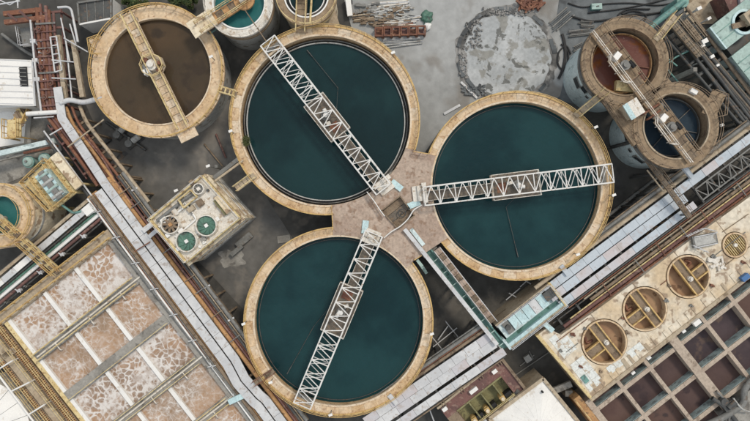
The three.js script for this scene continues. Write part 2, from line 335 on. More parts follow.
const T2 = settlingTank(516.5, 186, 94, 'large teal settling tank to the right of the central deck', M.waterTeal, false);
const T3 = settlingTank(339, 321, 94, 'lower large teal settling tank beside the left pipe rack', M.waterTeal, false);
// outer railing of each tank
[[T1, 1.48, 6.61], [T2, -2.78, 2.49], [T3, -.667, 4.646]].forEach(([o, a0, a1]) => {
  part(o.t, 'handrail', rail(circ(o.c, o.R - .08, RIM + .13, 96, a0, a1), 1.05, .06, 1.6), M.yellow);
});
// ------------------------------------------------------------------ central deck
function arcPx(cx, cy, r, x0, y0, x1, y1, n) {               // points along a tank circle between two directions (short way)
  let a = Math.atan2(y0 - cy, x0 - cx), b = Math.atan2(y1 - cy, x1 - cx); if (b - a > Math.PI) b -= 2 * Math.PI; if (a - b > Math.PI) b += 2 * Math.PI;
  const o = []; for (let i = 0; i <= n; i++) { const t = a + (b - a) * i / n; o.push([cx + r * Math.cos(t), cy + r * Math.sin(t)]); } return o;
}
{
  const yT = RIM + .16;
  const pts = [
    ...arcPx(516.5, 186, 86, 428, 153, 441, 243, 18),
    [414, 260.5],
    ...arcPx(339, 321, 86, 414, 262, 333, 231, 18),
    [331, 205.5],
    ...arcPx(325.3, 120.5, 85, 333, 206, 412, 150, 18),
  ];
  const t = thing('central_deck', 'pinkish concrete deck joining the three large settling tanks', 'deck', P(398, 212, 0));
  const pit = [[400, 196], [414.5, 215.5], [398, 229], [381.5, 210.5]];
  part(t, 'deck_slab', prismPx(pts, RIM - .7, yT, [pit]), M.deck);
  for (const g of [box(P(398, 180, 0), 2.6, RIM - .7, 2.6, .6), box(P(360, 216, 0), 2.2, RIM - .7, 1.6), box(P(424, 246, 0), 2.2, RIM - .7, 1.6, .7)]) part(t, 'support_pier', g, M.concrete);
  const s = thing('sump_pit', 'square brown grated sump pit in the middle of the central deck', 'sump pit', P(398, 212, 0));
  const wl = [];
  for (let i = 0; i < 4; i++) { const a = P(...pit[i], yT), b = P(...pit[(i + 1) % 4], yT); a.y = b.y = yT - .25; wl.push(bar(a, b, .16, 1.0)); }
  part(s, 'pit_frame', wl, M.brown);
  part(s, 'pit_wall', prismPx(pit.map(([x, y]) => [398 + (x - 398) * .97, 212.5 + (y - 212.5) * .97]), 0, yT - .75), M.concrete);
  const pl = pit.map(([x, y]) => [398 + (x - 398) * .93, 212.5 + (y - 212.5) * .93]);
  const lerp = (a, b, t) => [a[0] + (b[0] - a[0]) * t, a[1] + (b[1] - a[1]) * t];
  for (let k = 0; k < 3; k++) { const q = [lerp(pl[0], pl[1], k / 3 + .012), lerp(pl[0], pl[1], (k + 1) / 3 - .012), lerp(pl[3], pl[2], (k + 1) / 3 - .012), lerp(pl[3], pl[2], k / 3 + .012)]; part(s, 'cover_plate', prismPx(q, yT - .72, yT - .45 - (k === 1 ? .08 : 0)), k === 1 ? M.grate : M.brown); }
  const hp = P(402, 213, yT); hp.y = yT - .53;
  part(s, 'valve_wheel', new THREE.TorusGeometry(.5, .07, 6, 18).rotateX(Math.PI / 2).translate(hp.x, hp.y + .45, hp.z), M.steelDark);
  part(s, 'valve_stem', cyl(hp, .09, .5, 10), M.steelDark);
  // yellow edge railings on the deck's three open ends
  const er = (a, b, l) => solo('edge_railing', l, 'railing', rail([P(a[0], a[1], yT), P(b[0], b[1], yT)], 1.0, .07, 1.0), M.yellow);
  er([413, 152], [428, 154.5], 'short yellow railing across the top end of the central deck');
  er([332, 206], [333.5, 230], 'short yellow railing across the left end of the central deck');
  er([414, 259.5], [421, 255], 'short yellow railing left of the white pipe on the deck end');
  // white handrails curving round the pit
  const hr = (pp, l) => { const b = [], pts = pp.map(p => P(p[0], p[1], yT + 1)); for (const h of [0, -.5]) b.push(ribbon(pts.map(p => p.clone().setY(p.y + h)), .07, 24)); for (const p of pts) b.push(rod(p.clone().setY(yT), p, .05, 6)); solo('curved_handrail', l, 'handrail', b, M.white); };
  hr([[422, 205], [414, 210], [408, 219], [400, 226.5], [391, 232], [384, 238]], 'white curved handrail between pit and lower right side of deck');
  hr([[367, 192], [374, 201], [380, 210], [384.5, 216]], 'white curved handrail left of the sump pit');
  // deck puddles of dark green slime and access steps at each bridge foot
  const steps = (x, y, ang, label) => {
    const c0 = P(x, y, yT); c0.y = yT; const st = thing('access_steps', label, 'steps', c0, 'white steps at the feet of the truss bridges');
    const d = new V3(Math.cos(ang), 0, Math.sin(ang)), n = new V3(-d.z, 0, d.x);
    for (let k = 0; k < 3; k++) { const q = c0.clone().addScaledVector(d, (k - 1) * .62); part(st, 'tread', box(q, .6, .3 + .3 * k, k === 2 ? 2.6 : 2.0, -ang), M.whiteDirty); }
    part(st, 'landing', box(c0.clone().addScaledVector(d, -.9).addScaledVector(n, 1.3), 1.7, .25, .8, -ang + .25), M.panelBlue);
    return st;
  };
  steps(384.5, 186, Math.atan2(-112, -86), 'white steps at the foot of the upper truss bridge');
  steps(419.5, 193.5, -.12, 'white steps at the foot of the right truss bridge');
  steps(372, 237, Math.atan2(165, -64), 'white steps at the foot of the lower truss bridge');
}
// ------------------------------------------------------------------ truss bridges
function trussBridge(A, B, wpx, f0, f1, sk, label, n) {      // A deck end, B far end (units at top chord level), platform between fractions f0..f1
  const yb = RIM + .35, yt = RIM + 1.85, a = P(A[0], A[1], yt), b = P(B[0], B[1], yt);
  const d = b.clone().sub(a), len = d.length(); d.normalize(); const nn = new V3(-d.z, 0, d.x), w = LN(wpx, yt) / 2;
  const base = a.clone().setY(0);
  const t = thing('truss_bridge', label, 'truss bridge', base, 'white truss bridges over the settling tanks');
  const q = (x, s, y) => a.clone().addScaledVector(d, x).addScaledVector(nn, s * w).setY(y);
  for (const s of [-1, 1]) {
    part(t, 'top_chord', bar(q(0, s, yt), q(len, s, yt), .17, .17), M.truss);
    part(t, 'bottom_chord', bar(q(0, s, yb), q(len, s, yb), .16, .16), M.truss);
  }
  const e = len / n;
  for (let i = 0; i <= n; i++) {
    const x = Math.min(len - .02, Math.max(.02, i * e));
    for (const s of [-1, 1]) part(t, 'upright', bar(q(x, s, yb), q(x, s, yt), .06, .06), M.truss);
    if (i % 2 === 0 || i === n) part(t, 'cross_bar', bar(q(x, -1, yt), q(x, 1, yt), .12, .12), M.truss);
    if (i % 2 === 0) part(t, 'floor_bar', bar(q(x, -1, yb), q(x, 1, yb), .08, .08), M.truss);
    if (i < n) {
      const s = i % 2 ? 1 : -1, x2 = (i + 1) * e;
      part(t, 'top_brace', bar(q(x, -s, yt), q(x2, s, yt), .11, .09), M.truss);
      for (const r of [-1, 1]) part(t, 'side_brace', bar(q(x, r, s > 0 ? yb : yt), q(x2, r, s > 0 ? yt : yb), .055, .055), M.truss);
      if (i * e > f1 * len) part(t, 'floor_brace', bar(q(x, s, yb), q(x2, -s, yb), .09, .08), M.truss);
    }
  }
  // walkway from the deck to the drive platform
  const wk = part(t, 'walkway', bar(q(.1, 0, yb + .1), q(f0 * len, 0, yb + .1), w * 1.05, .06), M.grate);
  for (const s of [-.52, .52]) part(t, 'walkway_rail', rail([q(.1, s, yb + .12), q(f0 * len, s, yb + .12)], 1.0, .045, 1.6), M.whiteDirty);
  // drive platform
  const m0 = f0 * len, m1 = f1 * len, pw = 1.38;
  part(t, 'platform', bar(q((m0), 0, yb + .06).lerp(q(m1, 0, yb + .06), 0), q(m1, 0, yb + .06), w * 2 * pw, .1), M.grate);
  part(t, 'platform_rail', rail([q(m0 + .05, -pw, yb + .1), q(m1 - .05, -pw, yb + .1), q(m1 - .05, pw, yb + .1), q(m0 + .05, pw, yb + .1)], 1.05, .07, 1.2, true), M.whiteDirty);
  const mc = (m0 + m1) / 2 + .3;
  part(t, 'gearbox', [cyl(q(mc, 0, yb + .1), .62, .5, 20), cyl(q(mc, 0, yb + .6), .4, .3, 16)], M.steelGrey);
  part(t, 'motor', [rod(q(mc - .2, .15, yb + 1.05), q(mc + .75, .3, yb + 1.05), .26, 14), cyl(q(mc, 0, yb + .9), .28, .4, 12)], M.truss);
  part(t, 'control_box', box(q(mc - 1.0, -.3, yb + .1), .55, .9, .4, .4), M.whiteDirty);
  part(t, 'rust_patch_plate', bar(q(m0 + .8, .1, yb + .13), q(m0 + 2.0, .1, yb + .13), w * 1.1, .03), M.rust);
  part(t, 'centre_column', cyl(q((m0 + m1) / 2, 0, 0), .55, yb, 20), M.concrete);
  // skimmer pole trailing over the water
  const s0 = P(sk[0], sk[1], RIM - .9), s1 = P(sk[2], sk[3], RIM - 1.0);
  part(t, 'skimmer_pole', rod(s0, s1, .035, 6), M.steelDark);
  part(t, 'skimmer_stay', rod(q((m0 + m1) / 2, sk[4] * pw * .95, yb), s0, .025, 6), M.steelDark);
  part(t, 'skimmer_blade', bar(s1.clone().lerp(s0, .18), s1, .09, .2), M.steelDark);
  part(t, 'end_bearing', bar(q(len - .6, -1, (RIM + yb) / 2 + .02), q(len - .6, 1, (RIM + yb) / 2 + .02), .4, yb - RIM - .1), M.steelGrey);
  part(t, 'foot_bearing', bar(q(.35, -1, RIM + .2), q(.35, 1, RIM + .2), .4, .18), M.steelGrey);
}
trussBridge([383.5, 189.5], [267.5, 40.5], 17.5, .37, .61, [338, 88, 307, 50, 1], 'white lattice truss bridge across the upper settling tank', 24);
trussBridge([424, 196.3], [613, 173], 18.5, .365, .62, [506, 207, 518, 257, 1], 'white lattice truss bridge across the right settling tank', 24);
trussBridge([374, 233.5], [302, 406], 18, .31, .59, [314, 326, 287, 374, 1], 'white lattice truss bridge across the lower settling tank', 24);
console.log('clarifiers done');

// ------------------------------------------------------------------ smaller round tanks
function roundTank(px, py, rim, R0, r0, name, label, o) {
  const c = P(px, py, rim); c.y = 0; const R = LN(R0, rim), ri = LN(r0, rim);
  const t = thing(name, label, 'tank', c);
  const rw = R - (o.over ?? .5);
  part(t, 'tank_wall', revolve(c, [[rw + (o.flare ?? 0), 0], [rw, rim - .5], [rw, rim - .3]], 96), o.wall);
  if (o.base) part(t, 'base_ring', ring(c, rw, rw + .5, 0, 1.2, 96), o.wall);
  if (o.ledge) part(t, 'ledge', ring(c, rw - .02, R - .05, rim - o.ledge - .35, rim - o.ledge, 96), o.ledgeMat || M.concrete);
  part(t, 'rim_walkway', revolve(c, [[R, rim - .35], [R, rim], [ri, rim], [ri, rim - 2.2]], 128), o.rim);
  part(t, 'inner_kerb', ring(c, ri - .04, ri + .14, rim - .2, rim + .12, 96), o.kerb || M.rimPale);
  const wl = rim - o.drop;
  if (o.launder) { part(t, 'weir_plate', ring(c, ri - o.launder, ri - o.launder + .12, wl - .6, wl + .4, 96), o.weir || M.white); part(t, 'launder_floor', ring(c, ri - o.launder, ri - .01, wl - .8, wl - .35, 96), M.steelDark); }
  part(t, 'water', disc(c, ri - (o.launder || 0) - .003, wl, 96), o.water);
  part(t, 'handrail', [...rail(circ(c, R - .08, rim, 72), 1.05, o.rt || .06, 1.3, true), ...(o.innerRail ? rail(circ(c, ri + .25, rim, 60), 1.05, .05, 1.3, true) : [])], o.railMat);
  return { t, c, R, ri, rim };
}
const TB = roundTank(158, 71.5, 5.5, 66.5, 53, 'thickener_tank', 'round tan thickener tank of dark brown water at upper left', { wall: M.wallGrey, rim: M.rim, drop: .55, water: M.waterBrown, railMat: M.yellow, rt: .09, innerRail: false, over: .7, flare: .2 });
const TA = roundTank(239, 3, 7, 34, 25.5, 'aqua_tank', 'round tank of bright aqua water cut by the top edge', { wall: M.wallGrey, rim: M.whiteDirty, drop: .8, water: M.waterAqua, railMat: M.whiteDirty, rt: .05, over: .25, ledge: 1.2, ledgeMat: M.rimBrown, kerb: M.white });
const TD = roundTank(306.5, -4.5, 6.5, 30.5, 21.5, 'dark_tank', 'round tank of dark water with white inner ring at top edge', { wall: M.cream, rim: M.rimBrown, drop: .7, water: M.waterDeep, railMat: M.yellowPale, kerb: M.white, launder: .55, over: .3, ledge: .6, ledgeMat: M.yellowPale });
const RA = roundTank(625, 61.5, 9, 44, 33.5, 'red_tank', 'tall pale blue tank filled with reddish brown liquor', { wall: M.wallBlue, rim: M.rimBrown, drop: 1.3, water: M.waterRed, railMat: M.brown, over: .7, ledge: 1.1, ledgeMat: M.steelGrey, launder: .5, weir: M.orange, kerb: M.rimBrown });
const RB = roundTank(676, 126, 9, 43, 32.5, 'blue_tank', 'tall pale blue tank filled with dark slate blue water', { wall: M.wallBlue, rim: M.rimBrown, drop: 1.6, water: M.waterBlue, railMat: M.brown, over: .7, ledge: 1.1, ledgeMat: M.steelGrey, launder: .5, weir: M.steelDark, kerb: M.concreteTan });
const TL = roundTank(2, 215, 6.5, 32, 19, 'small_tank', 'round teal tank with yellow railings cut by the left edge', { wall: M.cream, rim: M.rim, drop: .9, water: M.waterAqua, railMat: M.yellow, rt: .09, innerRail: true, over: .5, flare: 1.2, ledge: 2.2, ledgeMat: M.wallGrey });

// windows on the tall pale tanks (as seen on the side towards the central tanks)
for (const [o, list] of [[RA, [[2.52, 5.2, 1.1, 1.5], [2.78, 4.2, 1.5, 1.2], [2.3, 4.6, .5, .5]]], [RB, [[2.95, 5.0, 1.1, 1.5], [2.55, 4.6, .6, .6], [2.2, 4.4, 1.6, 1.0]]]])
  for (const [a, y, w, h] of list) {
    const r = o.R - .7, p = new V3(o.c.x + r * Math.cos(a), y, o.c.z + r * Math.sin(a));
    const f = part(o.t, 'window', box(p, .22, h, w, -a), M.steelGrey);
    part(f, 'pane', box(new V3(p.x + .08 * Math.cos(a), y + .1, p.z + .08 * Math.sin(a)), .12, h - .2, w - .2, -a), M.glass);
  }
// quarter baffles and scum on the red and blue tanks
{
  const y = RB.rim - 1.45; const k = (a, r) => new V3(RB.c.x + r * Math.cos(a), y, RB.c.z + r * Math.sin(a));
  for (const a of [-.75, .2, 2.3, 3.6]) part(RB.t, 'scraper_arm', bar(k(a, .2), k(a, RB.ri - .6), .1, .12), M.steelDark);
  const y2 = RA.rim - 1.15; const k2 = (a, r) => new V3(RA.c.x + r * Math.cos(a), y2, RA.c.z + r * Math.sin(a));
  part(RA.t, 'scraper_arm', bar(k2(.15, .2), k2(.15, RA.ri - .6), .12, .12), M.rust);
  part(RA.t, 'scum_box', [box(k2(1.45, RA.ri - 1.2).setY(y2 - .3), 2.4, .9, 1.3, -.1)], M.yellowPale);
}
// ---- plate bridges with machinery
function plateBridge(name, label, a, b, w, deckMat, railMat, o = {}) {   // a,b V3 at deck level
  const d = b.clone().sub(a), len = d.length(); d.normalize(); const n = new V3(-d.z, 0, d.x).normalize();
  const t = thing(name, label, 'walkway bridge', a.clone().setY(0), o.group);
  const q = (x, s, dy = 0) => a.clone().addScaledVector(d, x).addScaledVector(n, s).add(new V3(0, dy, 0));
  const np = o.planks || 0;
  for (const s of [-1, 1]) part(t, 'side_beam', bar(q(0, s * w * .46, -.12), q(len, s * w * .46, -.12), w * .08, .3), o.beamMat || deckMat);
  if (np) for (let i = 0; i < np; i++) part(t, 'deck_plate', bar(q(len * i / np + .03, 0, .0), q(len * (i + 1) / np - .03, 0, 0), w * .83, .06), Array.isArray(deckMat) ? deckMat[i % deckMat.length] : (o.alt && i % 2 ? o.alt : deckMat));
  else part(t, 'deck_plate', bar(q(0, 0, 0), q(len, 0, 0), w * .83, .06), deckMat);
  if (railMat) for (const s of (o.rails || [-1, 1])) part(t, 'handrail', rail([q(0, s * w * .46, .03), q(len, s * w * .46, .03)], 1.05, o.rt || .06, 1.3), s > 0 && o.whiteSide ? M.whiteDirty : railMat);
  return { t, q, len, d, n };
}
{
  // thickener bridge
  const y = 5.95, B = plateBridge('thickener_bridge', 'tan walkway bridge with drive head across the brown thickener tank', P(128.5, 15, y), P(184.5, 128, y), LN(11, y), M.rimPale, M.yellowPale, { planks: 16, alt: M.rim, rt: .09 });
  const m = B.len * .455;
  part(B.t, 'drive_platform', cyl(B.q(m, 0, -.1), 1.55, .22, 8), M.concreteTan); part(B.t, 'platform_rail', rail(circ(B.q(m, 0, .1), 1.45, y + .12, 8), 1.0, .08, 1.1, true), M.yellowPale); part(B.t, 'valve_cluster', [box(B.q(m - .9, .5, .1), .5, .7, .6, .3), box(B.q(m + .9, -.5, .1), .6, .5, .5, .8), cyl(B.q(m + .2, -1, .1), .25, .8, 10)], M.rust);
  part(B.t, 'drive_head', [cyl(B.q(m, 0, .1), .7, .8, 20), cyl(B.q(m, 0, .9), .4, .4, 14)], M.whiteDirty);
  part(B.t, 'motor', rod(B.q(m - .3, .9, .7), B.q(m + .8, 1.0, .7), .32, 14), M.steelGrey);
  part(B.t, 'cover', box(B.q(m + .5, .95 , .1), .8, .9, .7, .5), M.white);
  part(B.t, 'centre_column', cyl(B.q(m, 0, 0).setY(0), .5, y - .2, 18), M.concrete);
  part(B.t, 'cable_tray', bar(B.q(.2, -.55, .14), B.q(B.len - .3, -.55, .14), .2, .12), M.brown);
  part(B.t, 'end_landing', bar(B.q(B.len - .1, 0, -.1), B.q(B.len + 1.6, 0, -.1), LN(19, y), .22), M.rimPale);
  part(B.t, 'bearing', [bar(B.q(.8, -.8, -.36), B.q(.8, .8, -.36), .4, .2), bar(B.q(B.len - .8, -.8, -.36), B.q(B.len - .8, .8, -.36), .4, .2)], M.steelGrey);
  const L0 = P(98, 46, 5.5);
  const st = thing('stair_landing', 'tan railed landing on the left side of the brown thickener tank', 'landing', L0.clone().setY(0));
  part(st, 'landing_slab', box(L0.clone().setY(5.28), 1.7, .2, 2.2, .3), M.rim);
  part(st, 'post', [-1, 1].map(s => box(L0.clone().add(new V3(-.5, -5.5, s * .8)), .14, 5.28, .14)), M.yellow);
  part(st, 'handrail', rail([L0.clone().add(new V3(.5, 0, -1.2)), L0.clone().add(new V3(-.9, 0, -.7)), L0.clone().add(new V3(-.6, 0, 1.2)), L0.clone().add(new V3(.7, 0, 1.2))].map(p => p.setY(5.48)), 1.05, .08, 1), M.yellow);
}
{
  // aqua tank bridge
  const y = 7.35, B = plateBridge('aqua_tank_bridge', 'rusty brown walkway bridge reaching the centre of the aqua tank', P(199, 29, y), P(248, -3, y), LN(12, y), M.orange, M.yellowPale, { planks: 8, alt: M.brown, rt: .07 });
  part(B.t, 'hub_platform', cyl(B.q(B.len - .6, 0, -.2), 1.35, .34, 20), M.orange);
  part(B.t, 'motor', [rod(B.q(B.len - 1.2, .1, .75), B.q(B.len, .2, .75), .35, 12), cyl(B.q(B.len - .7, .1, .1), .3, .6, 12)], M.whiteDirty);
  part(B.t, 'end_landing', bar(B.q(-1.0, -.3, .08), B.q(2.4, -.3, .08), LN(12, y) * 1.5, .12), M.cream);
  part(B.t, 'support_post', [cyl(B.q(B.len - .6, 0, 0).setY(0), .35, y - .2, 14), box(B.q(.6, .4, 0).setY(0), .25, y - .1, .25)], M.concrete);
  solo('teal_stay', 'thin teal frame under the landing of the aqua tank bridge', 'pipe frame', [tube([P(211, 33, 5.6), P(226, 21.5, 6.0)], .1), tube([P(211, 33, 5.6), P(219, 42, 0.0)], .1)], M.teal);
  solo('guy_pole', 'thin brown pole from the aqua tank to the upper truss bridge end', 'pole', [rod(P(245, 10, 8.2), P(266, 41, 7.5), .07, 6)], M.brown);
}
{
  const y = 6.6;
  const B = plateBridge('tank_gangway', 'brown railed gangway from the dark top tank down to the upper settling tank', P(302.5, -8, 6.75), P(301, 33, 5.72), LN(10, y), M.rimBrown, M.yellowPale, { planks: 7, rt: .07 });
  part(B.t, 'hub_drive', [cyl(B.q(.5, 0, .05), .5, .8, 14)], M.steelGrey);
  solo('gangway_pipe', 'yellow pipe beside the gangway of the dark top tank', 'pipe', rod(P(312, -8, 6.9), P(310, 24, 6.6), .14, 8), M.yellowPale);
  const b = thing('buttress', 'cream wedge buttress at the foot of the dark top tank', 'buttress', P(330, 22, 0));
  part(b, 'block', prismPx([[322, 26], [334, 8], [339, 24], [330, 29]], 0, 4.2), M.cream);
  part(b, 'cap', prismPx([[321.5, 26.5], [334, 7], [339.5, 24], [330, 29.5]], 4.2, 4.4), M.concreteTan);
}
{
  // twin bridge
  const y = 9.35, B = plateBridge('twin_tank_bridge', 'long brown walkway bridge crossing both tall pale blue tanks', P(595.5, 29, y), P(693.5, 159, y), LN(14.5, y), M.rimBrown, M.brown, { planks: 18, alt: M.brown, whiteSide: 1, rt: .08 });
  B.t.position.y += 0;
  for (const [f, s] of [[.285, 'red'], [.755, 'blue']]) {
    const m = B.len * f;
    part(B.t, 'drive_platform', bar(B.q(m - 1.7, 0, .06), B.q(m + 1.7, 0, .06), LN(21, y), .1), M.rimBrown);
    part(B.t, 'platform_rail', rail([B.q(m - 2.1, 1.0, .1), B.q(m - 1.5, 1.5, .1), B.q(m + 1.5, 1.5, .1), B.q(m + 2.1, 1.0, .1)], 1.1, .09, 1.2), M.whiteDirty);
    part(B.t, 'drive_head', [cyl(B.q(m, .1, .1), .62, .7, 18), cyl(B.q(m, .1, .8), .36, .3, 12)], M.steelGrey);
    part(B.t, 'motor', rod(B.q(m - .1, -.6, .65), B.q(m + .9, -.7, .65), .28, 12), M.black);
    part(B.t, 'control_box', box(B.q(m - 1.5, .35, .1), .9, 1.0, .7, .9), M.white);
    part(B.t, 'centre_column', cyl(B.q(m, 0, 0).setY(0), .5, y - .2, 18), M.concrete);
  }
  // filler slab between the twin tanks
  const f = thing('tank_link_slab', 'brown link slab joining the two tall pale blue tanks', 'slab', P(640, 100, 0));
  part(f, 'slab', prismPx([[606, 97], [627, 108], [650, 84], [668, 78], [676, 88], [650, 108], [636, 118], [640, 140], [634, 146], [618, 122]], 8.3, 8.93), M.rimBrown);
  part(f, 'leg', [box(P(632, 116, 0), .5, 8.3, .5), box(P(662, 84, 0), .5, 8.3, .5)], M.concrete);
  const h = P(628, 111, 8.93); h.y = 8.93;
  const hut = thing('control_hut', 'small stained hut with pale roof between the twin tanks', 'hut', h);
  const w = 2.0;
  part(hut, 'wall', box(h, w, 1.5, w * .9, .55), M.concreteTan);
  for (let k = 0; k < 3; k++) { const q = h.clone().add(new V3((k - 1) * .66 * Math.cos(.55), 1.5, -(k - 1) * .66 * Math.sin(.55))); part(hut, 'roof_sheet', box(q, .64, .12 + (k === 0 ? .04 : 0), w * 1.05, .55), k === 0 ? M.panelBlue : M.whiteDirty); }
  const g = P(651, 110, 8.93); g.y = 8.93;
  solo('pipe_cluster', 'brown pipe cluster between hut and twin tank bridge', 'pipes', [tube([g.clone().add(new V3(-1.3, .0, .6)), g.clone().add(new V3(-1.3, .8, .6)), g.clone().add(new V3(.6, .8, -.6)), g.clone().add(new V3(.6, 0, -.6))], .16, 8, .3), tube([g.clone().add(new V3(-.6, .0, 1.2)), g.clone().add(new V3(-.6, .6, 1.2)), g.clone().add(new V3(.9, .6, .1)), g.clone().add(new V3(.9, 0, .1))], .14, 8, .3)], M.rust);
  solo('rim_box', 'small white box on the rim of the dark blue tank', 'box', box(P(692, 92, 9).setY(9), .9, .5, .5, -.5), M.white);
  const pl = P(714, 104, 9);
  const sp = thing('side_platform', 'small brown railed platform on the right rim of the blue tank', 'platform', pl.clone().setY(0));
  part(sp, 'platform_slab', box(pl.clone().setY(8.8), 1.8, .16, 3.2, -.45), M.rimBrown);
  part(sp, 'platform_post', [box(pl.clone().setY(0).add(new V3(.5, 0, .8)), .16, 8.8, .16), box(pl.clone().setY(0).add(new V3(.3, 0, -1)), .16, 8.8, .16)], M.brown);
  part(sp, 'handrail', rail([new V3(-.3, 0, -1.6), new V3(1.2, 0, -1.0), new V3(1.0, 0, 1.5), new V3(0, 0, 1.7)].map(p => p.add(pl).setY(8.96)), 1.05, .07, .9), M.brown);
}
// ---- gangways
const gang = (label, a, b, w, m, rm, o = {}) => plateBridge('gangway', label, a, b, w, m, rm, o);
gang('slatted yellow gangway between brown thickener tank and upper settling tank', P(220, 89.5, 5.7), P(237, 94.5, 5.75), LN(6, 5.5), M.yellowPale, M.yellowPale, { planks: 8, alt: M.brown, rt: .05 });
gang('cream gangway from the red tank down to the right settling tank', P(604, 92, 9.0), P(575, 116, 5.8), LN(6.5, 7), M.concreteTan, M.yellowPale, { planks: 5, rt: .07 });
gang('tan railed gangway from the red tank towards the upper right racks', P(655, 40, 9.05), P(675, 15, 9.0), LN(6.5, 8), M.concreteTan, M.yellowPale, { planks: 5, rt: .06 });
gang('cream gangway from cooling tower to the upper settling tank', P(236, 189, 6.5), P(255, 175, 5.75), LN(6, 6), M.concreteTan, M.yellowPale, { planks: 5, rt: .05 });
gang('small pale gangway from lower settling tank rim to the right pipe rack', P(389, 395, 5.72), P(397, 404, 5.6), LN(4.5, 5), M.tray, null);
gang('small pale gangway from right settling tank rim to cable trays', P(561, 265.5, 5.72), P(568.5, 275, 5.6), LN(4.5, 5), M.trayBlue, null);
gang('pale blue gangway from the blue tank to the long cable tray', P(684, 167, 8.6), P(692, 177, 5.6), LN(5, 7), M.trayBlue, null);
gang('rusty gangway from the lower settling tank to the left pipe rack', P(274, 370, 5.72), P(254, 383, 5.5), LN(5, 5), M.brown, M.rust, { planks: 5, rt: .05 });
console.log('round tanks done');

// ------------------------------------------------------------------ aeration basin, lower left
const U = [.788, -.616], W = [.616, .788];
const uv = (O, a, b) => [O[0] + a * U[0] + b * W[0], O[1] + a * U[1] + b * W[1]];
const stripG = (O, a0, a1, b0, b1, y0, y1) => prismPx([uv(O, a0, b0), uv(O, a1, b0), uv(O, a1, b1), uv(O, a0, b1)], y0, y1);
{
  const O = [110, 245], yt = 4, yw = 3.55, t = thing('aeration_basin', 'large aeration basin of foamy brown cells at lower left', 'aeration basin', P(100, 340, 0));
  const rows = [[-3, 39], [48.5, 88], [98, 140], [149.5, 190], [199, 241]], cols = [-126, -81, -41.5, -1], fm = [M.foamWhite, M.foamBrown, M.foamWhite, M.foamBrown, M.foamBrown];
  part(t, 'north_walkway', stripG(O, -134, 8, -14, -3, 0, yt), M.concreteTan);
  for (let r = 0; r < 5; r++) {
    const [b0, b1] = rows[r];
    if (r < 4) part(t, 'walkway', stripG(O, -129, 0.5, b1, rows[r + 1][0], 0, yt - (r === 1 ? .02 : .01)), r === 1 ? M.concrete : M.concrete, r === 1 ? 'plain grey wall without railings' : undefined);
    for (let c = 0; c < 3; c++) {
      const bx = (c === 0 ? cols[0] + 2 : cols[c] + 2), ex = cols[c + 1] - (c === 2 ? 0 : 2);
      part(t, 'foam_water', sheet([uv(O, bx - 3, b0 - 1), uv(O, ex + 3, b0 - 1), uv(O, ex + 3, b1 + 1), uv(O, bx - 3, b1 + 1)], yw), fm[r]);
    }
    for (let c = 0; c < 3; c++) part(t, 'divider', stripG(O, cols[c] - 2, cols[c] + 2, b0 + .02, b1 - .02, 0, yt - .05), M.white);
    if (r < 4) {
      for (const [e, b] of r === 1 ? [[1, 97]] : [[1, b1 + 1.2], [1, rows[r + 1][0] - 1.2]])
        part(t, 'handrail', rail([P(...uv(O, -127, b), yt), P(...uv(O, -1, b), yt)], 1.0, r === 1 ? .05 : .08, 1.6), M.yellowPale);
      if (r !== 1) part(t, 'air_pipe', rod(P(...uv(O, -126, b1 + 4.5), yt + .2), P(...uv(O, 6, b1 + 4.5), yt + .2), .13, 8), M.whiteDirty);
    }
    // drop pipes from the air main into the cells
    if (r !== 1 && r < 4) for (let c = 0; c < 3; c++) { const a = (cols[c] + cols[c + 1]) / 2; const p = P(...uv(O, a, b1 + 4.5), yt + .22), q = P(...uv(O, a, rows[r + 1][0] + 4), yt + .22); part(t, 'drop_pipe', tube([p, q, q.clone().setY(yw - .2)], .08, 6, .25), M.whiteDirty); }
  }
  part(t, 'end_wall', stripG(O, -.5, 9, -3.02, 262, 0, yt + .1), M.concrete);
  part(t, 'side_wall', stripG(O, -132, -128.02, -3.02, 262, 0, yt + .02), M.yellowPale);
  for (const b of [-4.6, -12.6]) part(t, 'handrail', rail([P(...uv(O, -133, b), yt), P(...uv(O, 7, b), yt)], 1.05, .09, 1.5), M.yellow);
  part(t, 'end_pipe', rod(P(...uv(O, 6, -2), yt + .35), P(...uv(O, 6, 250), yt + .35), .24, 10), M.steelGrey);
  // side gallery: ladder-like walkways and beam along the lower-left side
  const g = thing('side_gallery', 'tan concrete gallery with slatted walkways left of the aeration basin', 'gallery', P(40, 390, 0));
  part(g, 'gallery_beam', stripG(O, -153.5, -144.5, -14, 262, 0, yt - .3), M.concreteTan);
  for (const [a0, a1] of [[-142, -134], [-160, -154.6]]) {
    const sl = []; for (let b = -10; b < 240; b += 2.1) sl.push(stripG(O, a0, a1, b, b + 1.25, yt - .42, yt - .32)); const s = part(g, 'walkway_slats', sl, M.orange); s.userData.kind = 'stuff';
    for (const a of [a0, a1]) { part(g, 'stringer', stripG(O, a - .5, a + .5, -12, 242, yt - .7, yt - .28), M.brown); part(g, 'handrail', rail([P(...uv(O, a, -12), yt - .28), P(...uv(O, a, 240), yt - .28)], 1.0, .06, 1.6), M.yellowPale); }
    for (let b = 0; b < 240; b += 60) part(g, 'leg', box(P(...uv(O, (a0 + a1) / 2, b), 0), .4, yt - .7, .4, .66), M.concrete);
  }
  solo('gallery_stub', 'short tan cross walkway left of the side gallery', 'walkway', [bar(P(-6, 364, 3.5), P(16, 349, 3.5), LN(6, 3.5), .4), box(P(-2, 361, 0), .4, 3.3, .4)], M.concreteTan);
}
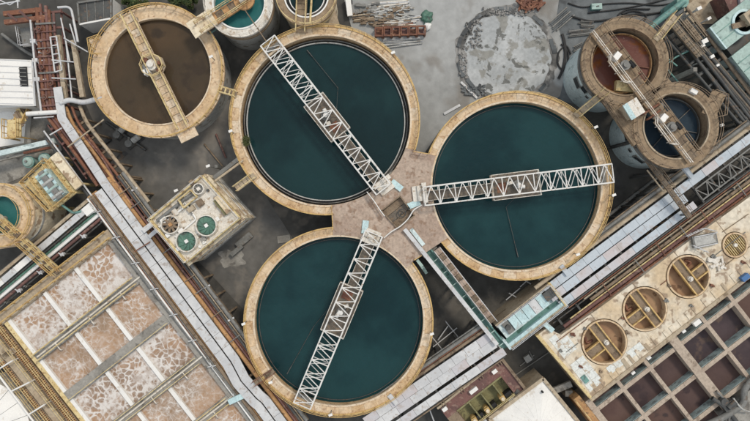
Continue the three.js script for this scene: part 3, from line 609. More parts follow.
// white domed tank and its frame in the lower left corner
{
  const c = P(-21, 431, 4), R = LN(50, 4), cc = c.clone().setY(0), t = thing('domed_tank', 'white domed tank in the lower left corner', 'tank', cc);
  part(t, 'tank_wall', revolve(cc, [[R, 0], [R, 4]], 80), M.whiteDirty);
  for (let k = 0; k < 20; k++) { const a0 = k / 20 * Math.PI * 2 + .004, a1 = (k + 1) / 20 * Math.PI * 2 - .004; part(t, 'roof_panel', revolve(cc, [[R + .15, 4], [R * .7, 4.7], [R * .35, 5.1], [.01, 5.25]], 4, a0, a1), M.white); }
  const f = thing('white_pipework', 'white pipe frame beside the white domed tank', 'pipe frame', P(20, 405, 0));
  const y = 5.0;
  part(f, 'long_pipe', rod(P(-8, 366, y), P(40, 430, y), .13, 8), M.white);
  for (const [a, b, c2, d] of [[11, 391.5, 29, 382.5], [28, 415, 44, 405], [-6, 372, 12, 361]]) { part(f, 'cross_pipe', rod(P(a, b, y), P(c2, d, y), .11, 8), M.white); part(f, 'post', cyl(P(c2, d, y).setY(0), .09, y, 8), M.white); }
}
console.log('aeration done');

// ------------------------------------------------------------------ filter block and grid basin, lower right
const OF = [541, 335];                                        // left corner of the cream block (top level)
{
  const yt = 5, t = thing('filter_block', 'cream stained filter block with four round brown pits', 'filter block', P(650, 300, 0));
  const pits = [[604, 342, 23.5], [644.5, 309, 23], [688, 276.5, 22.5], [734.5, 245, 13.5]];
  const q = (a, b) => uv(OF, a, b), holes = pits.map(([x, y, r]) => { const o = []; for (let i = 0; i < 40; i++) o.push([x + r * Math.cos(i / 40 * 6.28318), y + r * Math.sin(i / 40 * 6.28318)]); return o; });
  part(t, 'roof_slab', prismPx([[536, 336], [547, 328], [561, 335], [600, 307.5], [640, 278], [678, 249], [800, 160], q(330, 81), q(0, 81)], yt - .8, yt, holes), M.filterTop);
  part(t, 'front_wall', prismPx([q(-2, 75), q(328, 75), q(328, 80), q(-1, 80)], 0, yt - .81), M.wallGrey);
  part(t, 'back_wall', prismPx([[548, 331], [561, 337], [600, 309.5], [678, 251], [790, 169], [792, 174], [680, 256], [562, 342], [547, 335]], 0, yt - .81), M.wallGrey);
  part(t, 'end_wall', prismPx([q(-2, 0.1), q(3, 0.1), q(3, 74.9), q(-2, 74.9)], 0, yt - .81), M.concreteTan);
  for (let k = 0; k < 4; k++) {
    const [x, y, r] = pits[k], c = P(x, y, yt).setY(0), R = LN(r, yt);
    const w = part(t, 'filter_pit', revolve(c, [[R - .3, yt + .04], [R - .3, yt - 2.6]], 64).clone(), M.rim);
    part(w, 'pit_kerb', ring(c, R - .32, R - .12, yt - .3, yt + .16, 64), M.rim);
    part(w, 'pit_water', disc(c, R - .31, yt - .95, 64), M.waterMud);
    const rb = R - .25, d = new V3(W[0], 0, W[1]), n = new V3(U[0], 0, U[1]), at = (a, b, h) => c.clone().addScaledVector(n, a).addScaledVector(d, b).setY(h);
    if (k < 3) {
      const off = k === 2 ? -.05 : .17, hw = .58, ch = Math.sqrt(rb * rb - off * off) * .985;
      part(w, 'beam', bar(at(off, -ch, yt - .25), at(off, ch, yt - .25), hw * 2, .3), M.brown);
      for (const s of [-1, 1]) part(w, 'beam_edge', bar(at(off + s * hw, -ch, yt - .02), at(off + s * hw, ch, yt - .02), .17, .44), M.yellow);
      const sd = k === 2 ? 1 : -1, b0 = k === 2 ? .4 : .15;
      part(w, 'side_beam', bar(at(off + sd * (hw + .12), b0, yt - .27), at(sd * rb * .93, b0, yt - .27), 1.25, .28), M.brown);
      for (const s of [-1, 1]) part(w, 'beam_edge', bar(at(off + sd * (hw + .12), b0 + s * .62, yt - .03), at(sd * rb * .93, b0 + s * .62, yt - .03), .16, .4), M.yellow);
      part(w, 'hub', [cyl(at(off, b0 * .8, yt - .1), .34, .5, 12), cyl(at(off, b0 * .8, yt + .4), .2, .25, 10)], M.whiteDirty);
      part(w, 'inlet_pipe', tube([at(sd * .45 * R, -.55 * R, yt - .95), at(sd * .6 * R, -.3 * R, yt - .7), at(sd * .3 * R, -.25 * R, yt - .95)].map(p => p), .18, 8, .6), M.rust);
    } else {
      for (let i = -5; i <= 5; i++) { const a = i * .26, ch = Math.sqrt(Math.max(.01, rb * rb - a * a)) * .97; part(w, 'grate_bar', bar(at(a, -ch, yt - .15), at(a, ch, yt - .15), .09, .18), M.yellowPale); }
      part(w, 'hub', cyl(at(0, 0, yt - .1), .24, .4, 12), M.whiteDirty);
    }
  }
  for (let i = 0; i < 2; i++) for (let j = 0; j < 8; j++) { const a = 3.5 + i * 8.6, b = 8 + j * 8.4; if (rnd() < .12) continue; part(t, 'roof_sheet', prismPx([q(a, b), q(a + 8.3, b), q(a + 8.3, b + 8.1), q(a, b + 8.1)], yt + .004, yt + .03 + rr(0, .03)), rnd() < .75 ? M.roofPale : M.filterTop, 'pale bluish roof sheet'); }
  for (let j = 0; j < 9; j++) { const a = 22 + j * 8.6, b = 66; if (rnd() < .3) continue; part(t, 'roof_sheet', prismPx([q(a, b), q(a + 8.3, b), q(a + 8.3, b + 8), q(a, b + 8)], yt + .004, yt + .03 + rr(0, .03)), rnd() < .6 ? M.roofPale : M.filterTop, 'pale bluish roof sheet'); }
  // kerbs of the cream roof, dark ribs and little boxes along its lower edge
  part(t, 'edge_kerb', prismPx([[536, 336], [539, 334.5], q(2, 80), q(-1, 80)], yt - .5, yt + .25), M.yellowPale);
  for (let a = 10; a < 320; a += rr(7, 14)) { const p0 = q(a, 68 + rr(0, 5)), p1 = q(a, 79); part(t, 'joist', bar(P(...p0, yt + .05), P(...p1, yt + .05), rr(.3, .6), .1), rnd() < .6 ? M.filterTop : M.concreteTan); }
  for (const a of [52, 104, 156, 208]) part(t, 'roof_joint', bar(P(...q(a, 12), yt + .012), P(...q(a, 66), yt + .012), .07, .024), M.brown);
  part(t, 'parapet', prismPx([q(-1, 80.2), q(330, 80.2), q(330, 84), q(-1, 84)], yt - 1, yt + .12), M.concreteTan);
  part(t, 'hatch', prismPx([q(5, 58), q(10, 58), q(10, 66), q(5, 66)], yt, yt + .2), M.teal);
  part(t, 'handrail', rail([P(...q(-.5, 79), yt + .25), P(537.5, 337, yt + .25)], 1.0, .06, 1.5), M.yellowPale);
  const bx = (x, y, m, l, s = 1) => solo('roof_box', l, 'box', box(P(x, y, yt + .1).setY(yt + .12), .9 * s, .5 * s, .55 * s, .66), m);
  bx(695, 322, M.white, 'larger white box on the edge wall of the cream filter block', 1.1);
  bx(683, 331, M.white, 'tiny white box beside the larger white box on the filter edge', .55);
  bx(648, 357.5, M.white, 'small white box on filter edge wall near the thick cross wall', .6);
  bx(632.5, 372.5, M.white, 'small white box on filter edge wall at the left cells', .55);
  bx(743, 277, flat(.06, .16, .36, .5), 'blue box at the right edge of the cream filter block', 1.2);
  [[[556, 342], [588, 318]], [[566, 352], [578, 343]], [[618, 320], [626, 312]], [[660, 285], [668, 279]], [[706, 262], [745, 232]], [[716, 272], [750, 246]], [[560, 360], [566, 372]], [[572, 376], [584, 392]], [[722, 232], [748, 214]]].forEach(([a, b], i) => solo('roof_conduit', ['first', 'second', 'third', 'fourth', 'fifth', 'sixth', 'seventh', 'eighth', 'ninth'][i] + ' conduit from the left lying on the cream filter block', 'conduit', rod(P(...a, yt).setY(yt + .07), P(...b, yt).setY(yt + .07), .055, 6), [M.rust, M.steelGrey, M.brown][i % 3]));
  [[572, 334, .5], [584, 328, .35], [626, 332, .45], [622, 318, .3], [665, 300, .5], [668, 285, .35], [711, 285, .4], [712, 256, .5], [722, 262, .4], [580, 366, .4], [560, 350, .35], [600, 371, .3], [742, 262, .45], [690, 305, .35]].forEach(([x, yy, z], i) => solo('roof_fitting', ['rusty', 'grey', 'brown'][i % 3] + ' fitting ' + ['by the first pit corner', 'above the first pit', 'between first and second pits', 'above the second pit', 'right of second pit', 'between second and third pits', 'right of the third pit', 'below the grated pit', 'left of grated pit debris', 'below the first pit', 'at the left corner', 'under the first pit edge', 'below the small grated pit', 'under the second and third pits'][i] + ' on cream block', 'fitting', [box(P(x, yy, yt).setY(yt), z, z * .6, z * .7, i), cyl(P(x + 1.5, yy + 1, yt).setY(yt), z * .3, z * .8, 10)], [M.rust, M.steelGrey, M.brown][i % 3]));
  const hb = P(703, 240, yt).setY(yt), hop = thing('skip_hopper', 'grey steel hopper tray lying on the cream filter block', 'hopper', hb);
  part(hop, 'tray', box(hb, 3.2, .5, 1.5, .2), M.steelGrey); part(hop, 'tray_inside', box(hb.clone().setY(yt + .5), 2.8, .04, 1.1, .2), M.wallGrey);
  for (const s of [-1, 1]) part(hop, 'tray_lip', bar(hb.clone().add(new V3(-1.5, .58, s * .7 + .3)), hb.clone().add(new V3(1.5, .58, s * .7 - .3)), .12, .16), M.tray);
  solo('wire_frame_rack', 'thin grey pipe rack at the upper edge of the cream filter block', 'rack', [...rail([P(683, 236, yt), P(700, 228, yt), P(712, 231, yt)], 1.2, .07, 1), ...rail([P(690, 245, yt), P(705, 252, yt)], .9, .07, 1)], M.tray);
  solo('debris_heap', 'heap of grey and yellow debris by the third round pit', 'debris', Array.from({ length: 14 }, () => { const p = P(716 + rr(-7, 6), 260 + rr(-5, 7), yt).setY(yt + rr(0, .12)); return box(p, rr(.4, 1.2), rr(.1, .3), rr(.2, .5), rr(0, 3)); }), M.whiteDirty).userData.kind = 'stuff';
}
{
  const O = [590, 397], yt = 4.6, yw = 3.2, t = thing('grid_basin', 'grid of dark purple brown water cells with tan walls', 'basin', P(690, 380, 0));
  const rowB = [0.5, 14.4, 48.5, 84], cu = [-4, 31.5, 65.5, 101, 137, 172, 207, 242], thick = 3;
  const X = (a, b) => uv(O, a, b);
  const inside = (a0, a1, b) => part(t, 'row_wall', stripG(O, a0, a1, b - 2.1, b + 2.1, 0, yt), M.gridWall);
  for (const b of [14.4, 48.5, 84, 120]) inside(-12, 250, b);
  cu.forEach((a, i) => {
    const w = i === thick ? 4.6 : i === 0 ? 3.2 : 1.9;
    for (let r = 0; r < 4; r++) { const b0 = [1.1, 16.52, 50.62, 86.12][r], b1 = [12.28, 46.38, 81.88, 117.88][r]; if (i === thick && r > 2) continue; part(t, 'cross_wall', stripG(O, a - w, a + w, b0, b1, 0, i === thick ? yt - .01 : yt - .03), M.gridWall); }
    if (i === thick) part(t, 'cross_wall_cap', stripG(O, a - w, a + w, 1.1, 92, yt + .02, yt + .14), M.gridWall, 'thick tan cross wall cap');
  });
  for (let r = 0; r < 4; r++) for (let i = 0; i < cu.length - 1; i++) {
    const b0 = [1, 16, 50, 86][r], b1 = [13, 47, 82.5, 118.5][r];
    part(t, 'cell_water', sheet([uv(O, cu[i] - 2, b0), uv(O, cu[i + 1] + 2, b0), uv(O, cu[i + 1] + 2, b1 + 1), uv(O, cu[i] - 2, b1 + 1)].map(([x, y]) => [375 + (x - 375) * (H - yt) / (H - yw), 210.5 + (y - 210.5) * (H - yt) / (H - yw)]), yw + [0, -.1, .06, -.05, .03][(i * 2 + r * 3) % 5]), [M.waterPurple, M.waterPlum, M.waterUmber, M.waterPurple, M.waterPlum][(i * 3 + r * 2) % 5]);
    const bl = [12.28, 46.38, 81.88, 117.88][r], wa = i === thick ? 4.6 : i === 0 ? 3.2 : 1.9, wb = i + 1 === thick ? 4.6 : 1.9;
    part(t, 'wall_lining', bar(P(...uv(O, cu[i] + wa, bl - .25), yt).setY(yt - 1.1), P(...uv(O, cu[i + 1] - wb, bl - .25), yt).setY(yt - 1.1), .06, 1.9), M.gridIn, 'teal grey lining of a cell wall');
  }
  // walkway along the left side of the grid
  const s = thing('edge_walkway', 'orange tan walkway with thin rails left of the grid basin', 'walkway', P(600, 410, 0));
  part(s, 'slab', stripG(O, -15, -7.5, -8, 60, 0, yt + .05), M.orange);
  part(s, 'handrail', rail([P(...uv(O, -14, -8), yt + .05), P(...uv(O, -14, 60), yt + .05)], 1, .07, 1.4), M.yellowPale);
  // pipework where the thick wall ends
  const tp = (l, pp, r, m) => solo('bent_pipe', l, 'pipe', tube(pp.map(([x, y, h]) => P(x, y, h)), r, 10, .8), m);
  tp('fat grey bent pipe in the lower right corner', [[760, 372, 5.2], [744, 388, 5.2], [744, 404, 5.2], [722, 418, 5.2], [700, 428, 5.2]], .42, M.steelGrey);
  tp('dark pipe crossing below the thick basin wall', [[712, 398, 5.1], [724, 406, 5.3], [738, 424, 5.0]], .3, M.steelDark);
  tp('thin grey pipe beside the dark lower right pipes', [[716, 391, 5.0], [731, 406, 5.4], [728, 424, 5.0]], .16, M.steelGrey);
  tp('pale thin pipe at the lower right corner', [[733, 398, 5.5], [742, 410, 5.6], [752, 412, 5.5]], .12, M.wallGrey);
  solo('pipe_plinth', 'tan concrete plinth under the lower right corner pipes', 'plinth', stripG(O, 92, 145, 93, 117, 0, yt + .1), M.concrete);
  solo('pump_block', 'dark pump block among the lower right corner pipes', 'pump', [box(P(726, 404, yt + .1).setY(yt + .1), 1.6, .8, 1.0, .6), cyl(P(721, 400, yt + .1).setY(yt + .1), .5, .9, 14), rod(P(728, 408, 5.6), P(735, 402, 5.6), .35, 12)], M.steelDark);
}
console.log('filters done');

// ------------------------------------------------------------------ cooling tower
{
  const y = 8, C = { top: [203, 175.5], left: [150.5, 219.5], bot: [187, 262.5], right: [241, 218] };
  const t = thing('cooling_tower', 'cream cooling tower block with two green fans on its roof', 'cooling tower', P(196, 219, 0));
  const K = [C.top, C.right, C.bot, C.left], ins = (f) => K.map(([x, yy]) => [195.4 + (x - 195.4) * f, 218.9 + (yy - 218.9) * f]);
  part(t, 'tower_wall', prismPx(ins(.97), .9, y - .5), M.cream);
  part(t, 'base_basin', prism(ins(1.06).map(p => P(...p, y)), 0, .9), M.wallGrey);
  part(t, 'roof_slab', prismPx(ins(1.0), y - .5, y), M.whiteDirty);
  for (let i = 0; i < 4; i++) { const a = P(...ins(.99)[i], y).setY(y + .12), b = P(...ins(.99)[(i + 1) % 4], y).setY(y + .12); part(t, 'parapet', bar(a, b, .25, .5), M.yellowPale); part(t, 'handrail', rail([a.clone().setY(y + .37), b.clone().setY(y + .37)], .9, .05, 1.4), M.whiteDirty); }
  // louvre bands on the two visible sides
  for (const [i, j] of [[0, 1], [1, 2]]) for (let k = 0; k < 5; k++) { const yy = 1.6 + k * 1.2, f = .985 + (.02 * (5 - k) / 5), a = P(...ins(f)[i], y).setY(yy), b = P(...ins(f)[j], y).setY(yy); part(t, 'louvre', bar(a.clone().lerp(b, .04), a.clone().lerp(b, .96), .35, .5), k % 2 ? M.cream : M.whiteDirty); }
  for (const i of [0, 1, 2]) part(t, 'corner_post', box(P(...ins(.985)[i], y).setY(.9), .5, y - 1.5, .5, .66), M.cream);
  const at = (x, yy) => P(x, yy, y).setY(y);
  function fan(x, yy, r, m, blades, hub = M.white) {
    const c = at(x, yy), R = LN(r, y);
    const s = part(t, 'fan_stack', revolve(c, [[R + .25, y], [R + .12, y + .75], [R, y + .75], [R, y + .3]], 40), M.whiteDirty);
    part(s, 'fan_well', disc(c, R, y + .05, 32), M.steelDark);
    for (let k = 0; k < blades; k++) { const g = new THREE.BoxGeometry(R * .9, .05, R * (blades === 10 ? .58 : blades > 8 ? .3 : .5)); g.translate(R * .5, 0, 0); g.rotateX(.22); g.rotateY(k / blades * Math.PI * 2 + .3).translate(c.x, y + .45, c.z); part(s, 'fan_blade', g, m); }
    part(s, 'fan_hub', box(c.clone().setY(y + .48), .42, .2, .42, .6), hub);
    return s;
  }
  fan(207.7, 225.4, 9.6, M.green, 10); fan(188, 241, 9.6, M.green, 10);
  fan(172, 224.5, 8.2, M.brown, 9, M.orange); fan(200, 189, 4.6, M.steelGrey, 8, M.whiteDirty);
  part(t, 'roof_riser', prismPx([[214, 198], [219, 194.5], [232, 210], [226.5, 214]], y, y + .8), M.cream);
  part(t, 'riser_slot', prismPx([[213, 201], [215.5, 199.5], [227, 214], [225, 215.5]], y, y + .5), M.olive);
  part(t, 'roof_pipe', tube([at(158, 221).setY(y + .35), at(186, 199).setY(y + .35), at(196, 192).setY(y + .35)], .22, 8), M.steelGrey);
  part(t, 'roof_pipe', tube([at(160, 227).setY(y + .25), at(190, 203).setY(y + .25), at(199, 199).setY(y + .25)], .14, 8), M.white);
  part(t, 'roof_pipe', tube([at(176, 237).setY(y + .2), at(197, 219).setY(y + .2), at(186, 203).setY(y + .2)], .12, 8, .3), M.white);
  part(t, 'pipe_frame', rail([at(186, 208), at(199, 197), at(193, 190), at(181, 200)], 1.0, .1, 1.2, true), M.yellowPale);
  for (const [x, yy, w, h, d, m] of [[164, 219, .8, .5, .5, M.white], [182, 231, .7, .4, .6, M.white], [196, 236, .5, .4, .9, M.whiteDirty], [201, 203, .8, .6, .8, M.brown], [192, 209, .9, .5, .6, M.concreteTan], [176, 212, .6, .5, .9, M.whiteDirty], [218, 219, .5, .35, .5, M.white], [180, 248, .7, .4, .5, M.white], [204, 239, .6, .3, .6, M.concrete], [169, 235, .5, .5, .5, M.white], [193, 183, .5, .6, .7, M.brown]]) part(t, 'roof_unit', box(at(x, yy), w, h, d, .6), m);
  for (let k = 0; k < 46; k++) { const a = rr(.05, .95), b = rr(.04, .96), x = C.left[0] + (C.top[0] - C.left[0]) * a + (C.bot[0] - C.left[0]) * b, yy = C.left[1] + (C.top[1] - C.left[1]) * a + (C.bot[1] - C.left[1]) * b; if ([[207.7, 225.4, 12], [188, 241, 12], [172, 224.5, 11], [200, 189, 8], [222, 205, 11]].some(([p, q, r]) => Math.hypot(x - p, yy - q) < r) || (a > .55 && b > .3 && rnd() < .75)) continue; part(t, 'roof_clutter', box(at(x, yy), rr(.15, .7), rr(.1, .45), rr(.12, .35), rr(0, 3)), [M.steelGrey, M.whiteDirty, M.brown, M.steelDark, M.white][k % 5]); }
  part(t, 'roof_ledge', prismPx([[241.5, 217.5], [245, 219.5], [189, 266], [186.5, 263]], y - 1.3, y - .9), M.cream);
  part(t, 'roof_ledge', prismPx([[204, 175], [208, 174.5], [245.5, 218.5], [241.5, 217]], y - 1.3, y - .88), M.cream);
  // pipe and trough leading to the tower from the settling tank
  solo('feed_pipe', 'pale pipe running from the cooling tower top towards settling tank', 'pipe', [rod(P(215, 181, 7.5), P(243, 160.5, 5.9), .16, 8)], M.concreteTan);
  solo('feed_trough', 'grey trough beside the pale pipe above the cooling tower', 'trough', [bar(P(214, 178, 5.2), P(240, 158, 5.2), .5, .4), box(P(226, 169, 0), .4, 5.0, .4)], M.steelGrey);
  solo('tower_gangplank', 'short pale gangplank between cable trays and cooling tower', 'gangplank', [bar(P(143, 231, 5.6), P(154, 222.5, 5.7), LN(5, 5.6), .12), bar(P(149, 237, 5.5), P(157, 230, 5.6), LN(4, 5.6), .1)], M.tray);
}
console.log('tower done');

// ------------------------------------------------------------------ pipe racks
function off(pp, o) {                                          // shift a polyline sideways (o to the right of travel, picture units)
  return pp.map((p, i) => { const a = pp[Math.max(0, i - 1)], b = pp[Math.min(pp.length - 1, i + 1)]; const dx = b[0] - a[0], dy = b[1] - a[1], l = Math.hypot(dx, dy); return [p[0] - dy / l * o, p[1] + dx / l * o]; });
}
function cableTray(label, pp, w, y, mats, step = 2.1) {        // covered tray: side beams and separate cover panels
  const pts = pp.map(p => P(p[0], p[1], y)), t = thing('cable_tray', label, 'cable tray', pts[0].clone().setY(0), 'covered cable trays on the pipe racks');
  const wd = LN(w, y);
  for (let i = 0; i < pts.length - 1; i++) {
    const a = pts[i], b = pts[i + 1], L = a.distanceTo(b), n = Math.max(1, Math.round(L / step));
    part(t, 'tray_bed', bar(a.clone().setY(y - .22), b.clone().setY(y - .22), wd * .9, .24), M.steelGrey);
    for (let k = 0; k < n; k++) { const g = bar(a.clone().lerp(b, k / n + .012 / L), a.clone().lerp(b, (k + 1) / n - .02 / L), wd, .08); g.translate(0, rr(-.015, .02), 0); part(t, 'cover_panel', g, mats[Math.floor(rnd() * mats.length)]); }
    if (i > 0) part(t, 'joint_cover', cyl(a.clone().setY(y - .03), wd * .5, .065, 18), mats[0]);
  }
  return t;
}
const pipes = (label, pp, r, y, m, name = 'pipe', bend = .8) => solo(name, label, 'pipe', tube(pp.map(p => P(p[0], p[1], p[2] ?? y)), r, 9, bend), m);
const beamP = (label, a, b, w, y, h, m) => solo('beam', label, 'beam', bar(P(a[0], a[1], y).setY(y - h / 2), P(b[0], b[1], y).setY(y - h / 2), LN(w, y), h), m);
function rackFrames(label, pp, o0, o1, y, gap, m, o = {}) {    // portal frames under a run of pipes
  const a = pp[0], b = pp[pp.length - 1], L = Math.hypot(b[0] - a[0], b[1] - a[1]), n = Math.floor(L / gap);
  const t = thing('pipe_rack', label, 'pipe rack', P((a[0] + b[0]) / 2, (a[1] + b[1]) / 2, 0));
  const l0 = off(pp, o0), l1 = off(pp, o1), lp = (l, f) => { const d = []; let s = 0; for (let i = 0; i < l.length - 1; i++) { const q = Math.hypot(l[i + 1][0] - l[i][0], l[i + 1][1] - l[i][1]); d.push(q); s += q; } let x = f * s; for (let i = 0; i < d.length; i++) { if (x <= d[i] || i === d.length - 1) return [l[i][0] + (l[i + 1][0] - l[i][0]) * x / d[i], l[i][1] + (l[i + 1][1] - l[i][1]) * x / d[i]]; x -= d[i]; } };
  for (let k = 0; k <= n; k++) {
    const f = (k + .3) / (n + .6), p = lp(l0, f), q = lp(l1, f), A = P(...p, y), B = P(...q, y);
    part(t, 'cross_beam', bar(A, B, .28, .26), m);
    for (const c of [A, B]) part(t, 'column', box(c.clone().setY(0), .26, y - .13, .26, .66), m);
    if (o.brace && k % 2 === 0) part(t, 'brace', bar(A.clone().setY(.3), B.clone().setY(y - .3), .12, .12), m);
  }
  for (const l of [l0, l1]) for (let i = 0; i < l.length - 1; i++) part(t, 'stringer', bar(P(...l[i], y - .45), P(...l[i + 1], y - .45), .16, .3), m);
  return t;
}
// ---- left rack (runs from upper left down to the bottom centre)
{
  const up = [[102, 188], [228.7, 359]], ln = [[102, 188], [231, 362], [241, 381], [256.5, 398.5], [262, 403], [284, 433]];
  const WM = [M.tray];
  cableTray('pale double-run cable tray, cooling tower side, of the left rack', [[57.5, 87], [61.5, 116], ...off(ln, -5).slice(0)].filter((p, i) => i !== 2).length ? [[57.5, 87], [62, 118], ...off(ln, -5)] : [], 8.6, 5.2, WM);
  cableTray('pale cable tray, aeration basin side, of the left rack', off(ln, 4.9), 8.6, 5.15, WM);
  const main = [[102, 188], [231, 362], [286, 436]];
  rackFrames('long brown steel pipe rack beside the aeration basin', main, 19, -28, 4.2, 21, M.brown);
  pipes('thin white pipe along the aeration basin side of the left rack', off(main, 18), .13, 4.46, M.white);
  const br = off(main, 18); for (let k = 0; k < 9; k++) { const f = (k + .5) / 9, i = f < .75 ? 0 : 1, g = i ? (f - .75) / .25 : f / .75, p = [br[i][0] + (br[i + 1][0] - br[i][0]) * g, br[i][1] + (br[i + 1][1] - br[i][1]) * g]; const c = P(...p, 4.7); solo('pipe_bracket', ['first', 'second', 'third', 'fourth', 'fifth', 'sixth', 'seventh', 'eighth', 'ninth'][k] + ' spoked bracket from the top on the thin white basin-side pipe', 'bracket', [bar(c.clone().add(new V3(-.55, 0, .1)), c.clone().add(new V3(.55, 0, -.1)), .1, .1), bar(c.clone().add(new V3(-.25, 0, -.5)), c.clone().add(new V3(.25, 0, .5)), .1, .1), cyl(c.clone().setY(4.33), .12, .4, 8)], M.tray, 'brackets on the thin white pipe'); }
  beamP('brown cable ladder next to the basin side tray of left rack', off(main, 13)[0], off(main, 13)[1], 3.2, 4.6, .25, M.brown);
  beamP('brown cable ladder end of left rack near the picture bottom', off(main, 13)[1], off(main, 13)[2], 3.2, 4.6, .25, M.brown);
  beamP('brown lower walkway edge of the left rack', off(main, 10.2)[0], off(main, 10.2)[2], 1.4, 4.5, .2, M.orange);
  pipes('orange brown pipe right against the left rack cable trays', [[108, 178], ...off(main, -12.5).slice(1)], .30, 4.65, M.orange);
  pipes('dark red pipe in the left rack beside the orange brown pipe', [[113, 178], ...off(main, -16.5).slice(1)], .17, 4.52, M.maroon);
  pipes('dark steel pipe in the left rack, third from the trays', off(main, -20.5), .2, 4.55, M.steelDark);
  pipes('dark grey outer pipe of the left rack beside the yard', off(main, -26), .26, 4.6, M.steelGrey);
  for (let k = 0; k < 6; k++) { const p = off([[102 + k * 24 + 8, 188 + k * 32.4 + 14], [102 + k * 24 + 9, 190 + k * 32.4 + 14]], -29)[0]; const c = P(...p, 4.4); solo('pipe_stub', ['first', 'second', 'third', 'fourth', 'fifth', 'sixth'][k] + ' pale stub arm from the top on outer edge of left rack', 'stub', [bar(c.clone().add(new V3(-.45, .25, .25)), c.clone().add(new V3(.35, .25, -.2)), .22, .16), cyl(c.clone().setY(3.6), .1, 1, 8)], M.tray, 'pale stubs on the outer edge of the left rack'); }
  pipes('green pipe between left rack and cooling tower corner', [[120, 178], [150, 218]], .3, 1.2, M.green);
  solo('green_pump', 'green pump below the rack by the cooling tower corner', 'pump', [rod(P(144, 205, 1.2), P(151, 213, 1.2), .6, 12), box(P(147, 209, 0), 1.2, .7, 1.0, .7)], M.green);
  [[-14.4, .07, M.steelGrey, 'thin grey'], [-18.6, .1, M.rust, 'thin rusty'], [-22.8, .09, M.concreteTan, 'thin tan'], [-24.2, .07, M.steelDark, 'thin black'], [15.4, .09, M.steelGrey, 'thin grey basin-side'], [16.7, .06, M.rust, 'thin rusty basin-side']].forEach(([o, r, m, n]) => pipes(n + ' conduit running the length of the left rack', off(main, o), r, 4.35 + r, m, 'conduit'));
  for (let k = 0; k < 8; k++) { const f = (k + rr(.2, .8)) / 8, p = [102 + 129 * f, 188 + 174 * f], q = off([p, [p[0] + 1.29, p[1] + 1.74]], -10 - (k % 3))[0], q2 = off([p, [p[0] + 1.29, p[1] + 1.74]], -24)[0]; solo('pipe_strap', ['first', 'second', 'third', 'fourth', 'fifth', 'sixth', 'seventh', 'eighth'][k] + ' strap from the top over the left rack outer pipes', 'strap', bar(P(...q, 4.98), P(...q2, 4.98), .12, .06), k % 2 ? M.steelGrey : M.brown, 'straps on the outer pipes of the left rack'); }
  // long thin cross bar bridging trays
  pipes('thin rusty pipe crossing over the left cable trays', [[134, 252, 5.6], [150, 242, 5.6]], .08, 5.6, M.rust);
  solo('tray_bridge', 'small bluish box bridge between aeration basin wall and cable trays', 'bridge', [bar(P(229, 402, 4.9), P(246, 394, 4.9), LN(5.5, 4.9), .5), ], M.panelBlue);
}
